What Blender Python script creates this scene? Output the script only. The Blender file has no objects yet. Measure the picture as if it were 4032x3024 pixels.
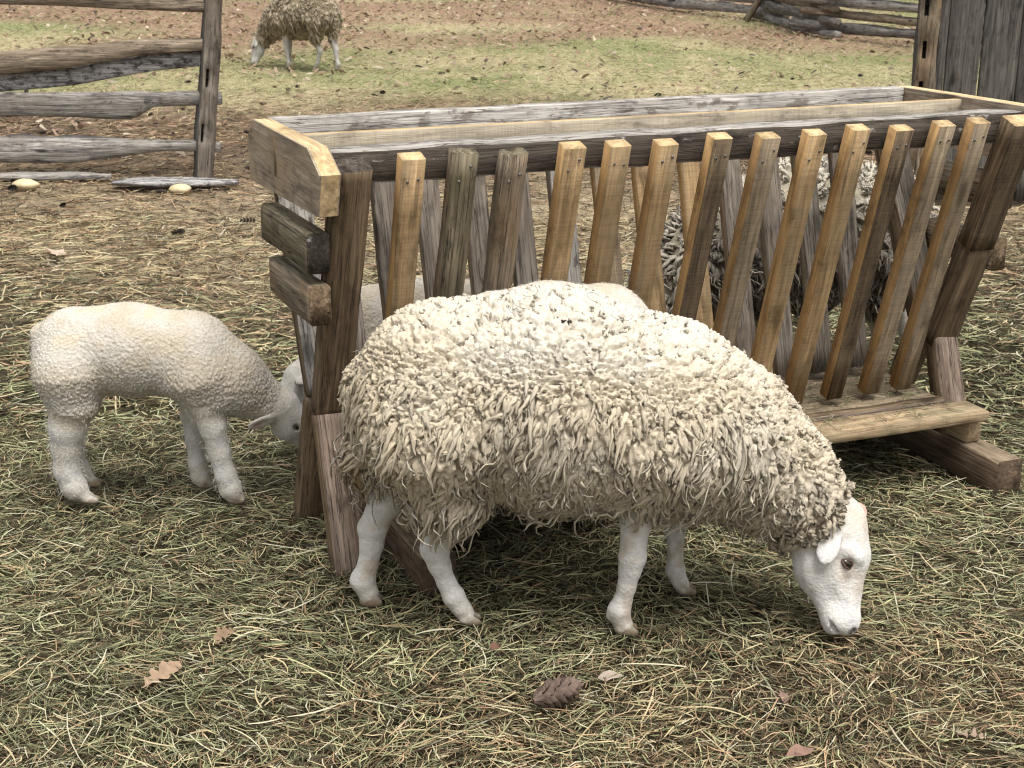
import bpy, math, random
import numpy as np
from mathutils import Matrix, Vector

random.seed(7)
RNG = np.random.default_rng(11)
R = math.radians
scene = bpy.context.scene
col = scene.collection

# ------------------------------------------------------------------ camera
cam_d = bpy.data.cameras.new('camera')
cam = bpy.data.objects.new('camera', cam_d)
col.objects.link(cam)
cam.matrix_world = (Matrix.Translation((0, 0, 1.5)) @ Matrix.Rotation(R(90 - 18.038), 4, 'X')
                    @ Matrix.Rotation(R(0.401), 4, 'Z'))
cam_d.sensor_width = 36.0
cam_d.lens = 52.83
cam_d.clip_start = 0.05
cam_d.clip_end = 400
cam_d.dof.use_dof = True
cam_d.dof.focus_distance = 3.25
cam_d.dof.aperture_fstop = 16
scene.camera = cam

# ------------------------------------------------------------------ sky, sun, exposure
SUN_EL, SUN_AZ = 68.0, 150.0           # azimuth from +Y (away from the camera) towards +X
world = bpy.data.worlds.new('World')
scene.world = world
world.use_nodes = True
nt = world.node_tree
nt.nodes.clear()
sky = nt.nodes.new('ShaderNodeTexSky')
sky.sky_type = 'NISHITA'
sky.sun_disc = False
sky.sun_elevation = R(SUN_EL)
sky.sun_rotation = R(SUN_AZ)
sky.dust_density = 4.0
sky.air_density = 1.0
hs = nt.nodes.new('ShaderNodeHueSaturation')
hs.inputs['Saturation'].default_value = 0.2
bg = nt.nodes.new('ShaderNodeBackground')
bg.inputs['Strength'].default_value = 0.085
out = nt.nodes.new('ShaderNodeOutputWorld')
nt.links.new(sky.outputs[0], hs.inputs['Color'])
nt.links.new(hs.outputs[0], bg.inputs['Color'])
nt.links.new(bg.outputs[0], out.inputs['Surface'])

sun_d = bpy.data.lights.new('sun', 'SUN')
sun_d.energy = 1.5
sun_d.angle = R(36)
sun_d.color = (1.0, 0.975, 0.94)
sun = bpy.data.objects.new('sun', sun_d)
col.objects.link(sun)
_sd = Vector((math.sin(R(SUN_AZ)) * math.cos(R(SUN_EL)), math.cos(R(SUN_AZ)) * math.cos(R(SUN_EL)), math.sin(R(SUN_EL))))
sun.rotation_euler = _sd.to_track_quat('Z', 'Y').to_euler()
sun.location = _sd * 30

vs = scene.view_settings
vs.view_transform = 'Standard'
vs.look = 'None'
vs.exposure = 1.36
vs.gamma = 1.0
vs.use_curve_mapping = False
scene.cycles.use_denoising = True
scene.cycles.max_bounces = 6
scene.cycles.filter_width = 1.15

# ------------------------------------------------------------------ numeric helpers
def _hash(ix, iy, iz, seed):
    h = (ix.astype(np.int64) * 374761393 + iy.astype(np.int64) * 668265263 + iz.astype(np.int64) * 2147483647 + seed * 1274126177) & 0xFFFFFFFF
    h = ((h ^ (h >> 13)) * 1274126177) & 0xFFFFFFFF
    h = (h ^ (h >> 16)) & 0xFFFFFF
    return h / float(0xFFFFFF)


def vnoise(p, seed=0):
    p = np.asarray(p, float)
    i = np.floor(p).astype(np.int64)
    f = p - i
    f = f * f * (3 - 2 * f)
    r = 0
    for dx in (0, 1):
        for dy in (0, 1):
            for dz in (0, 1):
                w = (f[..., 0] if dx else 1 - f[..., 0]) * (f[..., 1] if dy else 1 - f[..., 1]) * (f[..., 2] if dz else 1 - f[..., 2])
                r = r + w * _hash(i[..., 0] + dx, i[..., 1] + dy, i[..., 2] + dz, seed)
    return r


def fbm(p, seed=0, octv=3):
    p = np.asarray(p, float)
    a, s, t = 0.5, 0, 0
    for o in range(octv):
        s = s + a * vnoise(p * (2 ** o), seed + o * 17)
        t += a
        a *= 0.5
    return s / t


def fbm2(x, y, sc, seed=0, octv=3):
    x = np.asarray(x, float)
    return fbm(np.stack([x * sc, np.asarray(y, float) * sc, np.zeros_like(x) + 0.37], -1), seed, octv)


def sstep(a, b, x):
    t = np.clip((np.asarray(x, float) - a) / (b - a), 0, 1)
    return t * t * (3 - 2 * t)


def nrm(v):
    return v / np.maximum(np.linalg.norm(v, axis=-1, keepdims=True), 1e-9)


def mesh_np(name, verts, quads=None, tris=None, cols=None, smooth=True, attrs=None, mat_idx=None):
    verts = np.ascontiguousarray(verts, dtype=np.float32)
    me = bpy.data.meshes.new(name)
    loops, starts, n = [], [], 0
    if quads is not None and len(quads):
        q = np.asarray(quads, dtype=np.int32)
        loops.append(q.ravel()); starts.append(np.arange(len(q)) * 4); n = len(q) * 4
    if tris is not None and len(tris):
        t = np.asarray(tris, dtype=np.int32)
        loops.append(t.ravel()); starts.append(n + np.arange(len(t)) * 3)
    loops = np.concatenate(loops).astype(np.int32)
    starts = np.concatenate(starts).astype(np.int32)
    me.vertices.add(len(verts)); me.vertices.foreach_set('co', verts.ravel())
    me.loops.add(len(loops)); me.loops.foreach_set('vertex_index', loops)
    me.polygons.add(len(starts)); me.polygons.foreach_set('loop_start', starts)
    if mat_idx is not None:
        me.polygons.foreach_set('material_index', np.asarray(mat_idx, dtype=np.int32))
    if smooth:
        me.polygons.foreach_set('use_smooth', np.ones(len(starts), dtype=bool))
    if cols is not None:
        c = np.ones((len(verts), 4), np.float32); c[:, :3] = cols
        ca = me.color_attributes.new('Col', 'FLOAT_COLOR', 'POINT')
        ca.data.foreach_set('color', c.ravel())
    for k, v in (attrs or {}).items():
        at = me.attributes.new(k, 'FLOAT_VECTOR', 'POINT')
        at.data.foreach_set('vector', np.ascontiguousarray(v, np.float32).ravel())
    me.update(calc_edges=True)
    return me


def obj(name, me, mats=None, parent=None, M=None):
    o = bpy.data.objects.new(name, me)
    col.objects.link(o)
    if mats is not None:
        for m in (mats if isinstance(mats, (list, tuple)) else [mats]):
            me.materials.append(m)
    if parent is not None:
        o.parent = parent
    if M is not None:
        o.matrix_local = M
    return o


def empty(name, loc, rz=0.0):
    o = bpy.data.objects.new(name, None)
    o.empty_display_size = 0.2
    col.objects.link(o)
    o.location = loc
    o.rotation_euler = (0, 0, rz)
    return o


def tag(o, label, cat=None, group=None, kind=None):
    o['label'] = label
    if cat: o['category'] = cat
    if group: o['group'] = group
    if kind: o['kind'] = kind
    return o


# ------------------------------------------------------------------ materials
def base_mat(name, rough=0.85, spec=0.25):
    m = bpy.data.materials.new(name)
    m.use_nodes = True
    n = m.node_tree.nodes
    b = n['Principled BSDF']
    b.inputs['Roughness'].default_value = rough
    b.inputs['Specular IOR Level'].default_value = spec
    return m, m.node_tree, b


def N(nt, typ, **kw):
    n = nt.nodes.new(typ)
    for k, v in kw.items():
        if k in ('operation', 'blend_type', 'data_type', 'attribute_name', 'noise_dimensions', 'feature', 'bands_direction', 'wave_type', 'distance'):
            setattr(n, k, v)
        else:
            n.inputs[k].default_value = v
    return n


def ramp(nt, src, stops):
    r = nt.nodes.new('ShaderNodeValToRGB')
    e = r.color_ramp.elements
    while len(e) < len(stops):
        e.new(0.5)
    for i, (p, c) in enumerate(stops):
        e[i].position = p
        e[i].color = (*c, 1) if len(c) == 3 else c
    nt.links.new(src, r.inputs['Fac'])
    return r.outputs['Color']


def mix(nt, fac, a, b, mode='MIX'):
    m = nt.nodes.new('ShaderNodeMix')
    m.data_type = 'RGBA'
    m.blend_type = mode
    for s, v in ((0, fac), (6, a), (7, b)):
        if hasattr(v, 'is_linked') or hasattr(v, 'links'):
            nt.links.new(v, m.inputs[s])
        else:
            m.inputs[s].default_value = v if s == 0 else ((*v, 1) if len(v) == 3 else v)
    return m.outputs[2]


def g1(v):
    return (v, v, v)


def wood(name, light, dark, stain, crack=0.5, saw=0.0, moss=None, moss_amt=0.0, bump=0.5, patch=None, patch_amt=0.0, rough=0.85, stain_lo=0.45, stain_hi=0.75):
    m, t, b = base_mat(name, 0.93, 0.1)
    L = t.links.new
    tc = N(t, 'ShaderNodeTexCoord')
    oi = N(t, 'ShaderNodeObjectInfo')
    mul = N(t, 'ShaderNodeVectorMath', operation='SCALE')
    mul.inputs[0].default_value = (13.1, 7.7, 5.3)
    L(oi.outputs['Random'], mul.inputs['Scale'])
    add = N(t, 'ShaderNodeVectorMath', operation='ADD')
    L(tc.outputs['Object'], add.inputs[0]); L(mul.outputs[0], add.inputs[1])

    def sc(v):
        mp = N(t, 'ShaderNodeMapping'); mp.inputs['Scale'].default_value = v
        L(add.outputs[0], mp.inputs['Vector'])
        return mp.outputs[0]
    grain = N(t, 'ShaderNodeTexNoise', Scale=1.0, Detail=6.0, Roughness=0.65, Distortion=0.6)
    L(sc((4, 110, 110)), grain.inputs['Vector'])
    rings = N(t, 'ShaderNodeTexNoise', Scale=1.0, Detail=4.0, Roughness=0.55, Distortion=2.4)
    L(sc((2.5, 22, 22)), rings.inputs['Vector'])
    st = N(t, 'ShaderNodeTexNoise', Scale=1.0, Detail=5.0, Roughness=0.62)
    L(sc((5, 14, 14)), st.inputs['Vector'])
    c = ramp(t, grain.outputs['Fac'], [(0.28, dark), (0.68, light)])
    c2 = ramp(t, rings.outputs['Fac'], [(0.36, g1(0.5)), (0.58, g1(1.08))])
    c = mix(t, 0.7, c, c2, 'MULTIPLY')
    sf = ramp(t, st.outputs['Fac'], [(stain_lo, g1(0)), (stain_hi, g1(1))])
    c = mix(t, sf, c, stain)
    if patch is not None:
        pn = N(t, 'ShaderNodeTexNoise', Scale=1.0, Detail=7.0, Roughness=0.7)
        L(sc((16, 34, 34)), pn.inputs['Vector'])
        pf = ramp(t, pn.outputs['Fac'], [(0.62 - 0.25 * patch_amt, g1(0)), (0.68 - 0.2 * patch_amt, g1(1))])
        c = mix(t, pf, c, patch)
    if moss is not None:
        mn = N(t, 'ShaderNodeTexNoise', Scale=1.0, Detail=8.0, Roughness=0.7)
        L(sc((7, 20, 20)), mn.inputs['Vector'])
        mf = ramp(t, mn.outputs['Fac'], [(0.66 - 0.3 * moss_amt, g1(0)), (0.8 - 0.2 * moss_amt, g1(0.85))])
        c = mix(t, mf, c, moss)
    kn = N(t, 'ShaderNodeTexVoronoi', Scale=1.0)
    L(sc((3.2, 11, 11)), kn.inputs['Vector'])
    kf = ramp(t, kn.outputs['Distance'], [(0.07, g1(0.85)), (0.13, g1(0.35)), (0.17, g1(0))])
    c = mix(t, kf, c, tuple(v * 0.55 for v in dark))
    gm = N(t, 'ShaderNodeTexNoise', Scale=1.0, Detail=6.0, Roughness=0.7)
    L(sc((9, 16, 16)), gm.inputs['Vector'])
    c = mix(t, 1.0, c, ramp(t, gm.outputs['Fac'], [(0.30, g1(0.42)), (0.47, g1(0.95)), (0.6, g1(1.0))]), 'MULTIPLY')
    cr = N(t, 'ShaderNodeTexNoise', Scale=1.0, Detail=4.0, Roughness=0.55, Distortion=0.4)
    L(sc((1.6, 55, 55)), cr.inputs['Vector'])
    cf = ramp(t, cr.outputs['Fac'], [(0.5, g1(0)), (0.515, g1(crack)), (0.53, g1(0))])
    c = mix(t, cf, c, (0.035, 0.028, 0.022))
    h = grain.outputs['Fac']
    if saw > 0:
        wv = N(t, 'ShaderNodeTexNoise', Scale=1.0, Detail=3.0, Roughness=0.6)
        L(sc((330, 9, 9)), wv.inputs['Vector'])
        wc = ramp(t, wv.outputs['Fac'], [(0.3, g1(1 - saw)), (0.6, g1(1.06))])
        c = mix(t, 1.0, c, wc, 'MULTIPLY')
    # every board a slightly different tone
    rb = ramp(t, oi.outputs['Random'], [(0, g1(0.82)), (1, g1(1.12))])
    c = mix(t, 1.0, c, rb, 'MULTIPLY')
    L(c, b.inputs['Base Color'])
    bp = N(t, 'ShaderNodeBump', Strength=bump, Distance=0.004)
    L(h, bp.inputs['Height'])
    bp2 = N(t, 'ShaderNodeBump', Strength=0.6, Distance=0.004)
    bp2.invert = True
    L(cf, bp2.inputs['Height']); L(bp.outputs[0], bp2.inputs['Normal'])
    L(bp2.outputs[0], b.inputs['Normal'])
    return m


MAT = {}
MAT['tan'] = wood('tan_sawn_wood', (0.43, 0.30, 0.16), (0.215, 0.138, 0.07), (0.26, 0.195, 0.12), crack=0.15, saw=0.2, bump=0.35)
MAT['tangrey'] = wood('greyed_sawn_wood', (0.42, 0.325, 0.215), (0.19, 0.14, 0.09), (0.24, 0.19, 0.135), crack=0.3, saw=0.22, bump=0.4)
MAT['darkslat'] = wood('dark_stained_wood', (0.20, 0.145, 0.09), (0.065, 0.048, 0.033), (0.28, 0.185, 0.095), crack=0.3, saw=0.25, stain_lo=0.55, stain_hi=0.85)
MAT['cut'] = wood('orange_cut_edge', (0.50, 0.32, 0.145), (0.33, 0.195, 0.082), (0.35, 0.215, 0.098), crack=0.1, saw=0.1, bump=0.2)
MAT['endgrain'] = wood('fresh_end_grain', (0.66, 0.50, 0.295), (0.45, 0.30, 0.15), (0.54, 0.385, 0.195), crack=0.2, saw=0.0, bump=0.3)
MAT['old'] = wood('old_grey_wood', (0.34, 0.275, 0.20), (0.075, 0.058, 0.043), (0.23, 0.155, 0.085), crack=0.9, bump=1.0, moss=(0.15, 0.15, 0.08), moss_amt=0.2)
MAT['mossy'] = wood('mossy_grey_wood', (0.32, 0.27, 0.185), (0.085, 0.07, 0.046), (0.19, 0.155, 0.09), crack=0.9, bump=1.0, moss=(0.145, 0.15, 0.07), moss_amt=0.38)
MAT['brown'] = wood('brown_oak_leg', (0.32, 0.23, 0.145), (0.055, 0.038, 0.024), (0.13, 0.088, 0.052), crack=0.8, bump=1.0)
MAT['brace'] = wood('pink_grey_brace', (0.42, 0.325, 0.255), (0.10, 0.072, 0.055), (0.17, 0.12, 0.088), crack=0.9, bump=0.9)
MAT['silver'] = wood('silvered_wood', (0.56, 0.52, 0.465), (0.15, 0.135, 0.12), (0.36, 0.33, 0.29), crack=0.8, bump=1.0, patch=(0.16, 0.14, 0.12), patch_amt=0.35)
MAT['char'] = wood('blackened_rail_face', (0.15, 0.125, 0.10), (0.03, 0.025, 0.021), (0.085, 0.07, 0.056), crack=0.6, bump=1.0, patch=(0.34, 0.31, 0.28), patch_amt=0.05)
MAT['pale'] = wood('pale_planed_board', (0.56, 0.485, 0.37), (0.33, 0.275, 0.195), (0.40, 0.34, 0.25), crack=0.15, saw=0.12, bump=0.25)
MAT['endboard'] = wood('weathered_end_board', (0.47, 0.385, 0.285), (0.21, 0.16, 0.115), (0.36, 0.27, 0.175), crack=0.25, bump=0.4)
MAT['greyslat'] = wood('grey_slat', (0.33, 0.285, 0.235), (0.07, 0.058, 0.047), (0.17, 0.135, 0.105), crack=0.8, bump=0.8)
MAT['shelf'] = wood('worn_shelf_plank', (0.52, 0.385, 0.24), (0.27, 0.19, 0.11), (0.28, 0.235, 0.145), crack=0.3, saw=0.1)
MAT['skid'] = wood('dark_skid_beam', (0.20, 0.14, 0.092), (0.05, 0.036, 0.026), (0.10, 0.07, 0.048), crack=0.7, bump=0.8)
MAT['skidtop'] = wood('worn_skid_top', (0.37, 0.29, 0.195), (0.15, 0.112, 0.075), (0.23, 0.175, 0.115), crack=0.6, bump=0.7)
MAT['fencegrey'] = wood('grey_split_rail', (0.50, 0.465, 0.42), (0.05, 0.044, 0.038), (0.27, 0.235, 0.20), crack=1.0, bump=1.0)
MAT['fencebrown'] = wood('brown_split_rail', (0.40, 0.32, 0.23), (0.05, 0.04, 0.03), (0.21, 0.165, 0.12), crack=1.0, bump=1.0)
MAT['fencewhite'] = wood('white_lichen_rail', (0.72, 0.69, 0.66), (0.13, 0.12, 0.115), (0.42, 0.40, 0.375), crack=0.9, bump=1.0, patch=(0.12, 0.11, 0.105), patch_amt=0.5)
MAT['barn'] = wood('dark_barn_board', (0.165, 0.15, 0.13), (0.045, 0.04, 0.035), (0.095, 0.086, 0.074), crack=0.6, bump=0.6)
MAT['snake'] = wood('snake_fence_rail', (0.40, 0.37, 0.33), (0.05, 0.045, 0.04), (0.13, 0.115, 0.10), crack=0.9, bump=1.0)

m, t, b = base_mat('nail_metal', 0.5, 0.5)
b.inputs['Base Color'].default_value = (0.16, 0.15, 0.14, 1); b.inputs['Metallic'].default_value = 0.7
MAT['nail'] = m


def attr_mat(name, rough=0.85, spec=0.15, bump_scale=0.0, bump_d=0.002, vec=None, sheen=0.0, trans=0.0, mottle=0.0):
    m, t, b = base_mat(name, rough, spec)
    a = N(t, 'ShaderNodeAttribute', attribute_name='Col')
    c = a.outputs['Color']
    if mottle:
        tc = N(t, 'ShaderNodeTexCoord')
        nz = N(t, 'ShaderNodeTexNoise', Scale=35.0, Detail=6.0, Roughness=0.7)
        t.links.new(tc.outputs['Object'], nz.inputs['Vector'])
        c = mix(t, 1.0, c, ramp(t, nz.outputs['Fac'], [(0.3, g1(1 - mottle)), (0.65, g1(1.0))]), 'MULTIPLY')
    t.links.new(c, b.inputs['Base Color'])
    if sheen:
        b.inputs['Sheen Weight'].default_value = sheen
        b.inputs['Sheen Roughness'].default_value = 0.5
    if bump_scale:
        nz = N(t, 'ShaderNodeTexNoise', Scale=bump_scale, Detail=4.0, Roughness=0.6)
        if vec:
            av = N(t, 'ShaderNodeAttribute', attribute_name=vec)
            t.links.new(av.outputs['Vector'], nz.inputs['Vector'])
        else:
            tc = N(t, 'ShaderNodeTexCoord')
            t.links.new(tc.outputs['Object'], nz.inputs['Vector'])
        bp = N(t, 'ShaderNodeBump', Strength=0.7, Distance=bump_d)
        t.links.new(nz.outputs['Fac'], bp.inputs['Height'])
        t.links.new(bp.outputs[0], b.inputs['Normal'])
    if trans:
        tr = N(t, 'ShaderNodeBsdfTranslucent')
        t.links.new(c, tr.inputs['Color'])
        ms = N(t, 'ShaderNodeMixShader'); ms.inputs[0].default_value = trans
        t.links.new(b.outputs[0], ms.inputs[1]); t.links.new(tr.outputs[0], ms.inputs[2])
        t.links.new(ms.outputs[0], t.nodes['Material Output'].inputs['Surface'])
    return m


MAT['hay'] = attr_mat('dry_hay', 0.75, 0.2, trans=0.06)
MAT['grass'] = attr_mat('short_grass', 0.7, 0.2, trans=0.2)
MAT['leaf'] = attr_mat('dead_leaf', 0.75, 0.25, bump_scale=60, trans=0.15, mottle=0.3)
MAT['wool'] = attr_mat('wool', 0.95, 0.05, bump_scale=1.0, bump_d=0.005, vec='lk', sheen=0.05, trans=0.1)
MAT['skin'] = attr_mat('short_white_hair', 0.8, 0.12, bump_scale=150.0, bump_d=0.004, sheen=0.1, mottle=0.28)
MAT['wisp'] = attr_mat('wool_fibre', 0.9, 0.05, trans=0.3)

# ------------------------------------------------------------------ ground
FX, FY, FYAW = -0.4901, 3.3635, R(22.8126)


def hay_amount(x, y):
    """thick fresh hay in the pen round the feeder, thinning out into dry litter"""
    n = (fbm2(x, y, 0.9, 5) - 0.5) * 1.6
    return 1 - sstep(4.3, 6.6, y - 0.35 * np.maximum(x, 0) + n)


def height(x, y):
    x = np.asarray(x, float); y = np.asarray(y, float)
    h = 0.05 * (fbm2(x, y, 1.3, 2) - 0.5) + 0.035 * (fbm2(x, y, 5.0, 3) - 0.5) * (1 - sstep(6, 12, y))
    h = h + 0.02 * (fbm2(x, y, 11.0, 9, 2) - 0.5) * (1 - sstep(5, 9, y))
    h = h - 0.017 * (1 - sstep(5, 8, y))
    far = sstep(11, 20, y)
    h = h + far * 0.08 * (fbm2(x, y, 0.12, 4, 2) - 0.5)
    # trodden flat where the feet and skids stand
    return h * (0.55 + 0.45 * sstep(0.2, 1.2, np.hypot(x - 0.2, y - 3.2)))


def ground_col(x, y):
    n1 = fbm2(x, y, 2.2, 21, 4); n2 = fbm2(x, y, 0.55, 22, 4); n3 = fbm2(x, y, 9.0, 23, 3)
    hay = np.array((0.10, 0.08, 0.042)); hayd = np.array((0.05, 0.04, 0.022))
    tan = np.array((0.38, 0.31, 0.20)); dirt = np.array((0.23, 0.178, 0.115)); needle = np.array((0.30, 0.22, 0.14))
    gra = np.array((0.21, 0.22, 0.10)); straw = np.array((0.38, 0.32, 0.19)); lf = np.array((0.27, 0.175, 0.12))
    ex = lambda w: np.asarray(w)[..., None]
    c_h = hayd + (hay - hayd) * ex(sstep(.3, .65, n1))
    c_t = dirt + (tan - dirt) * ex(sstep(.3, .6, n1 * .6 + n3 * .4))
    dk2 = np.array((.125, .088, .06)); nd2 = np.array((.255, .175, .112))
    c_d = dk2 + (nd2 - dk2) * ex(sstep(.32, .62, n1 * .5 + n3 * .5))
    c_g = gra + (straw - gra) * ex(sstep(.38, .62, n2 * .6 + n1 * .4))
    hw = ex(hay_amount(x, y))
    yy = y + (n2 - .5) * 3.5
    dw = ex(sstep(6.8, 9.0, yy)); gw = ex(sstep(10.8, 12.6, yy))
    lw = ex(sstep(13.5, 17, yy - .3 * (x - 1)) * sstep(.42, .56, fbm2(x, y, .3, 31)))
    c = c_t * (1 - dw) + c_d * dw
    c = c * (1 - gw) + c_g * gw
    c = c * (1 - lw) + lf * lw
    return c * (1 - hw) + c_h * hw


def ground_sheet():
    ys = np.concatenate([np.arange(-6, 1.6, 0.5), np.arange(1.6, 6.6, 0.04), np.arange(6.6, 14, 0.1), np.arange(14, 30, 0.4), np.geomspace(30, 220, 22)])
    xs = np.concatenate([-np.geomspace(200, 6.0, 22), np.arange(-5.6, -2.2, 0.15), np.arange(-2.2, 2.2, 0.04), np.arange(2.2, 5.6, 0.15), np.geomspace(6.0, 200, 22)])
    X, Y = np.meshgrid(xs, ys)
    Z = height(X, Y) - 0.012
    V = np.stack([X, Y, Z], -1).reshape(-1, 3)
    ny, nx = X.shape
    i = (np.arange(ny - 1)[:, None] * nx + np.arange(nx - 1)[None]).ravel()
    Q = np.stack([i, i + 1, i + nx + 1, i + nx], -1)
    me = mesh_np('ground', V, Q, cols=ground_col(X, Y).reshape(-1, 3))
    m, t, b = base_mat('ground_litter', 0.95, 0.1)
    a = N(t, 'ShaderNodeAttribute', attribute_name='Col')
    tc = N(t, 'ShaderNodeTexCoord')
    n1 = N(t, 'ShaderNodeTexNoise', Scale=55.0, Detail=8.0, Roughness=0.75)
    n2 = N(t, 'ShaderNodeTexNoise', Scale=9.0, Detail=8.0, Roughness=0.7)
    vo = N(t, 'ShaderNodeTexVoronoi', Scale=26.0)
    for n in (n1, n2, vo):
        t.links.new(tc.outputs['Object'], n.inputs['Vector'])
    c = mix(t, 1.0, a.outputs['Color'], ramp(t, n1.outputs['Fac'], [(0.3, g1(0.45)), (0.5, g1(0.95)), (0.72, g1(1.75))]), 'MULTIPLY')
    c = mix(t, 1.0, c, ramp(t, n2.outputs['Fac'], [(0.3, g1(0.7)), (0.7, g1(1.3))]), 'MULTIPLY')
    t.links.new(c, b.inputs['Base Color'])
    bp = N(t, 'ShaderNodeBump', Strength=0.9, Distance=0.02)
    t.links.new(n1.outputs['Fac'], bp.inputs['Height'])
    t.links.new(bp.outputs[0], b.inputs['Normal'])
    o = obj('ground', me, m)
    tag(o, 'flat ground of the sheep yard rising into rough pasture', kind='structure')
    return o


ground_sheet()

# ------------------------------------------------------------------ boards
def board_mesh(L, w, t, nseg=1, bev=0.003, rough=0.0, seed=0, taper=(1, 1), bow=0.0, end_skew=0.0):
    """box along local X (0..L), width Y, thickness Z, chamfered; material slots 0 face, 1 side, 2 ends"""
    b = min(bev, t * .3, w * .3)
    hw, ht = w / 2, t / 2
    sec = np.array([(-hw + b, -ht), (hw - b, -ht), (hw, -ht + b), (hw, ht - b), (hw - b, ht), (-hw + b, ht), (-hw, ht - b), (-hw, -ht + b)])
    rings = []
    for i in range(nseg + 1):
        f = i / nseg
        s = taper[0] + (taper[1] - taper[0]) * f
        r = sec.copy(); r[:, 0] *= s
        p = np.column_stack([np.full(8, L * f), r[:, 0], r[:, 1]])
        if rough:
            q = np.column_stack([p[:, 0] * 9, p[:, 1] * 18, p[:, 2] * 18]) + seed * 3.17
            p[:, 1] += rough * (vnoise(q, 1) - .5) * 2
            p[:, 2] += rough * (vnoise(q + 40, 2) - .5) * 2
            if i in (0, nseg):
                p[:, 0] += rough * (vnoise(q + 80, 3) - .5) * 2
        p[:, 2] += bow * math.sin(math.pi * f)
        rings.append(p)
    if end_skew:
        rings[0][:, 0] += rings[0][:, 2] * end_skew
    V = np.concatenate(rings)
    Q, mi = [], []
    for i in range(nseg):
        for k in range(8):
            a, c = i * 8 + k, i * 8 + (k + 1) % 8
            Q.append((a, c, c + 8, a + 8)); mi.append(1 if k in (2, 6) else 0)
    e = nseg * 8
    for q in ((0, 7, 2, 1), (7, 6, 3, 2), (6, 5, 4, 3)):
        Q.append(q); mi.append(2)
        Q.append(tuple(e + j for j in q[::-1])); mi.append(2)
    return mesh_np('board', V, Q, smooth=False, mat_idx=mi)


def frame(p0, p1, wdir):
    p0, p1 = Vector(p0), Vector(p1)
    x = (p1 - p0); L = x.length; x.normalize()
    y = Vector(wdir); y = (y - x * y.dot(x)).normalized()
    z = x.cross(y)
    M = Matrix((x, y, z)).transposed().to_4x4()
    M.translation = p0
    return M, L


def board(name, parent, p0, p1, wdir, w, t, mats, **kw):
    M, L = frame(p0, p1, wdir)
    if not isinstance(mats, (list, tuple)): mats = [mats] * 3
    o = obj(name, board_mesh(L, w, t, **kw), [MAT[k] for k in mats], parent, M)
    return o


_nail = None
def nails(parent_board, spots, z, r=0.0042):
    """small round heads on the board's +Z or -Z face (sign of z)"""
    global _nail
    if _nail is None:
        a = np.linspace(0, 2 * math.pi, 7)[:-1]
        V = np.concatenate([np.column_stack([np.cos(a), np.sin(a), 0 * a - .4]), np.column_stack([np.cos(a) * .8, np.sin(a) * .8, 0 * a + .45])])
        Q = [(k, (k + 1) % 6, 6 + (k + 1) % 6, 6 + k) for k in range(6)] + [(6, 7, 8, 9), (6, 9, 10, 11)]
        _nail = mesh_np('nail_head', V, Q, smooth=False)
        _nail.materials.append(MAT['nail'])
    for (x, y) in spots:
        o = bpy.data.objects.new('nail_head', _nail)
        col.objects.link(o)
        o.parent = parent_board
        S = Matrix.Diagonal((r, r, r, 1))
        if z < 0: S = Matrix.Rotation(math.pi, 4, 'X') @ S
        o.matrix_local = Matrix.Translation((x, y, z)) @ S


def poly_board(name, parent, pts, u0, u1, mats):
    """outline in (v, z) extruded along u; slots 0 faces, 1 rim"""
    n = len(pts); c = 0.004
    ctr = np.mean(np.array(pts), 0)
    P = np.array(pts, float)
    inner = P + (ctr - P) / np.linalg.norm(ctr - P, axis=1)[:, None] * c
    V = [(u0, *p) for p in inner] + [(u0 + c, *p) for p in P] + [(u1 - c, *p) for p in P] + [(u1, *p) for p in inner]
    me = bpy.data.meshes.new(name)
    F = [tuple(range(n)), tuple(3 * n + k for k in reversed(range(n)))]
    mi = [0, 0]
    for r in range(3):
        for k in range(n):
            a, b2 = r * n + k, r * n + (k + 1) % n
            F.append((b2, a, a + n, b2 + n)); mi.append(0 if r != 1 else 1)
    # re-centre with long axis on local X so that the grain follows the board
    V = np.array(V)
    o3 = V.mean(0)
    W = np.column_stack([V[:, 1] - o3[1], V[:, 0] - o3[0], V[:, 2] - o3[2]])
    me.from_pydata([tuple(v) for v in W], [], [tuple(reversed(f)) for f in F])
    me.polygons.foreach_set('material_index', mi)
    M = Matrix(((0, 1, 0, o3[0]), (1, 0, 0, o3[1]), (0, 0, 1, o3[2]), (0, 0, 0, 1)))
    # M swaps u and v (a reflection), undo it by mirroring the mesh instead
    W[:, 1] *= -1
    me2 = bpy.data.meshes.new(name)
    me2.from_pydata([tuple(v) for v in W], [], F)
    me2.polygons.foreach_set('material_index', mi)
    M = Matrix(((0, -1, 0, o3[0]), (1, 0, 0, o3[1]), (0, 0, 1, o3[2]), (0, 0, 0, 1)))
    bpy.data.meshes.remove(me)
    import bmesh
    bm = bmesh.new(); bm.from_mesh(me2); bmesh.ops.recalc_face_normals(bm, faces=bm.faces); bm.to_mesh(me2); bm.free()
    return obj(name, me2, [MAT[k] for k in mats], parent, M)


# ------------------------------------------------------------------ hay feeder
fd = empty('hay_feeder', (FX, FY, 0), FYAW)
tag(fd, 'long wooden slatted hay feeder on crossed legs, behind the big ewe', 'hay feeder')
L_ = 1.826
HT = 0.988
# rails
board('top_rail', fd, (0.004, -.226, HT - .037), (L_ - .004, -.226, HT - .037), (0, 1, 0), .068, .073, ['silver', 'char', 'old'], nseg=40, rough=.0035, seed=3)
board('top_rail', fd, (0.004, .257, HT - .042), (L_ - .004, .257, HT - .042), (0, 1, 0), .045, .09, ['silver', 'silver', 'old'], nseg=40, rough=.0035, seed=5)
board('centre_board', fd, (-.046, 0, HT - .047), (L_ + .03, 0, HT - .047), (0, 0, 1), .092, .026, ['pale', 'endgrain', 'endgrain'], nseg=6, bev=.002)

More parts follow.
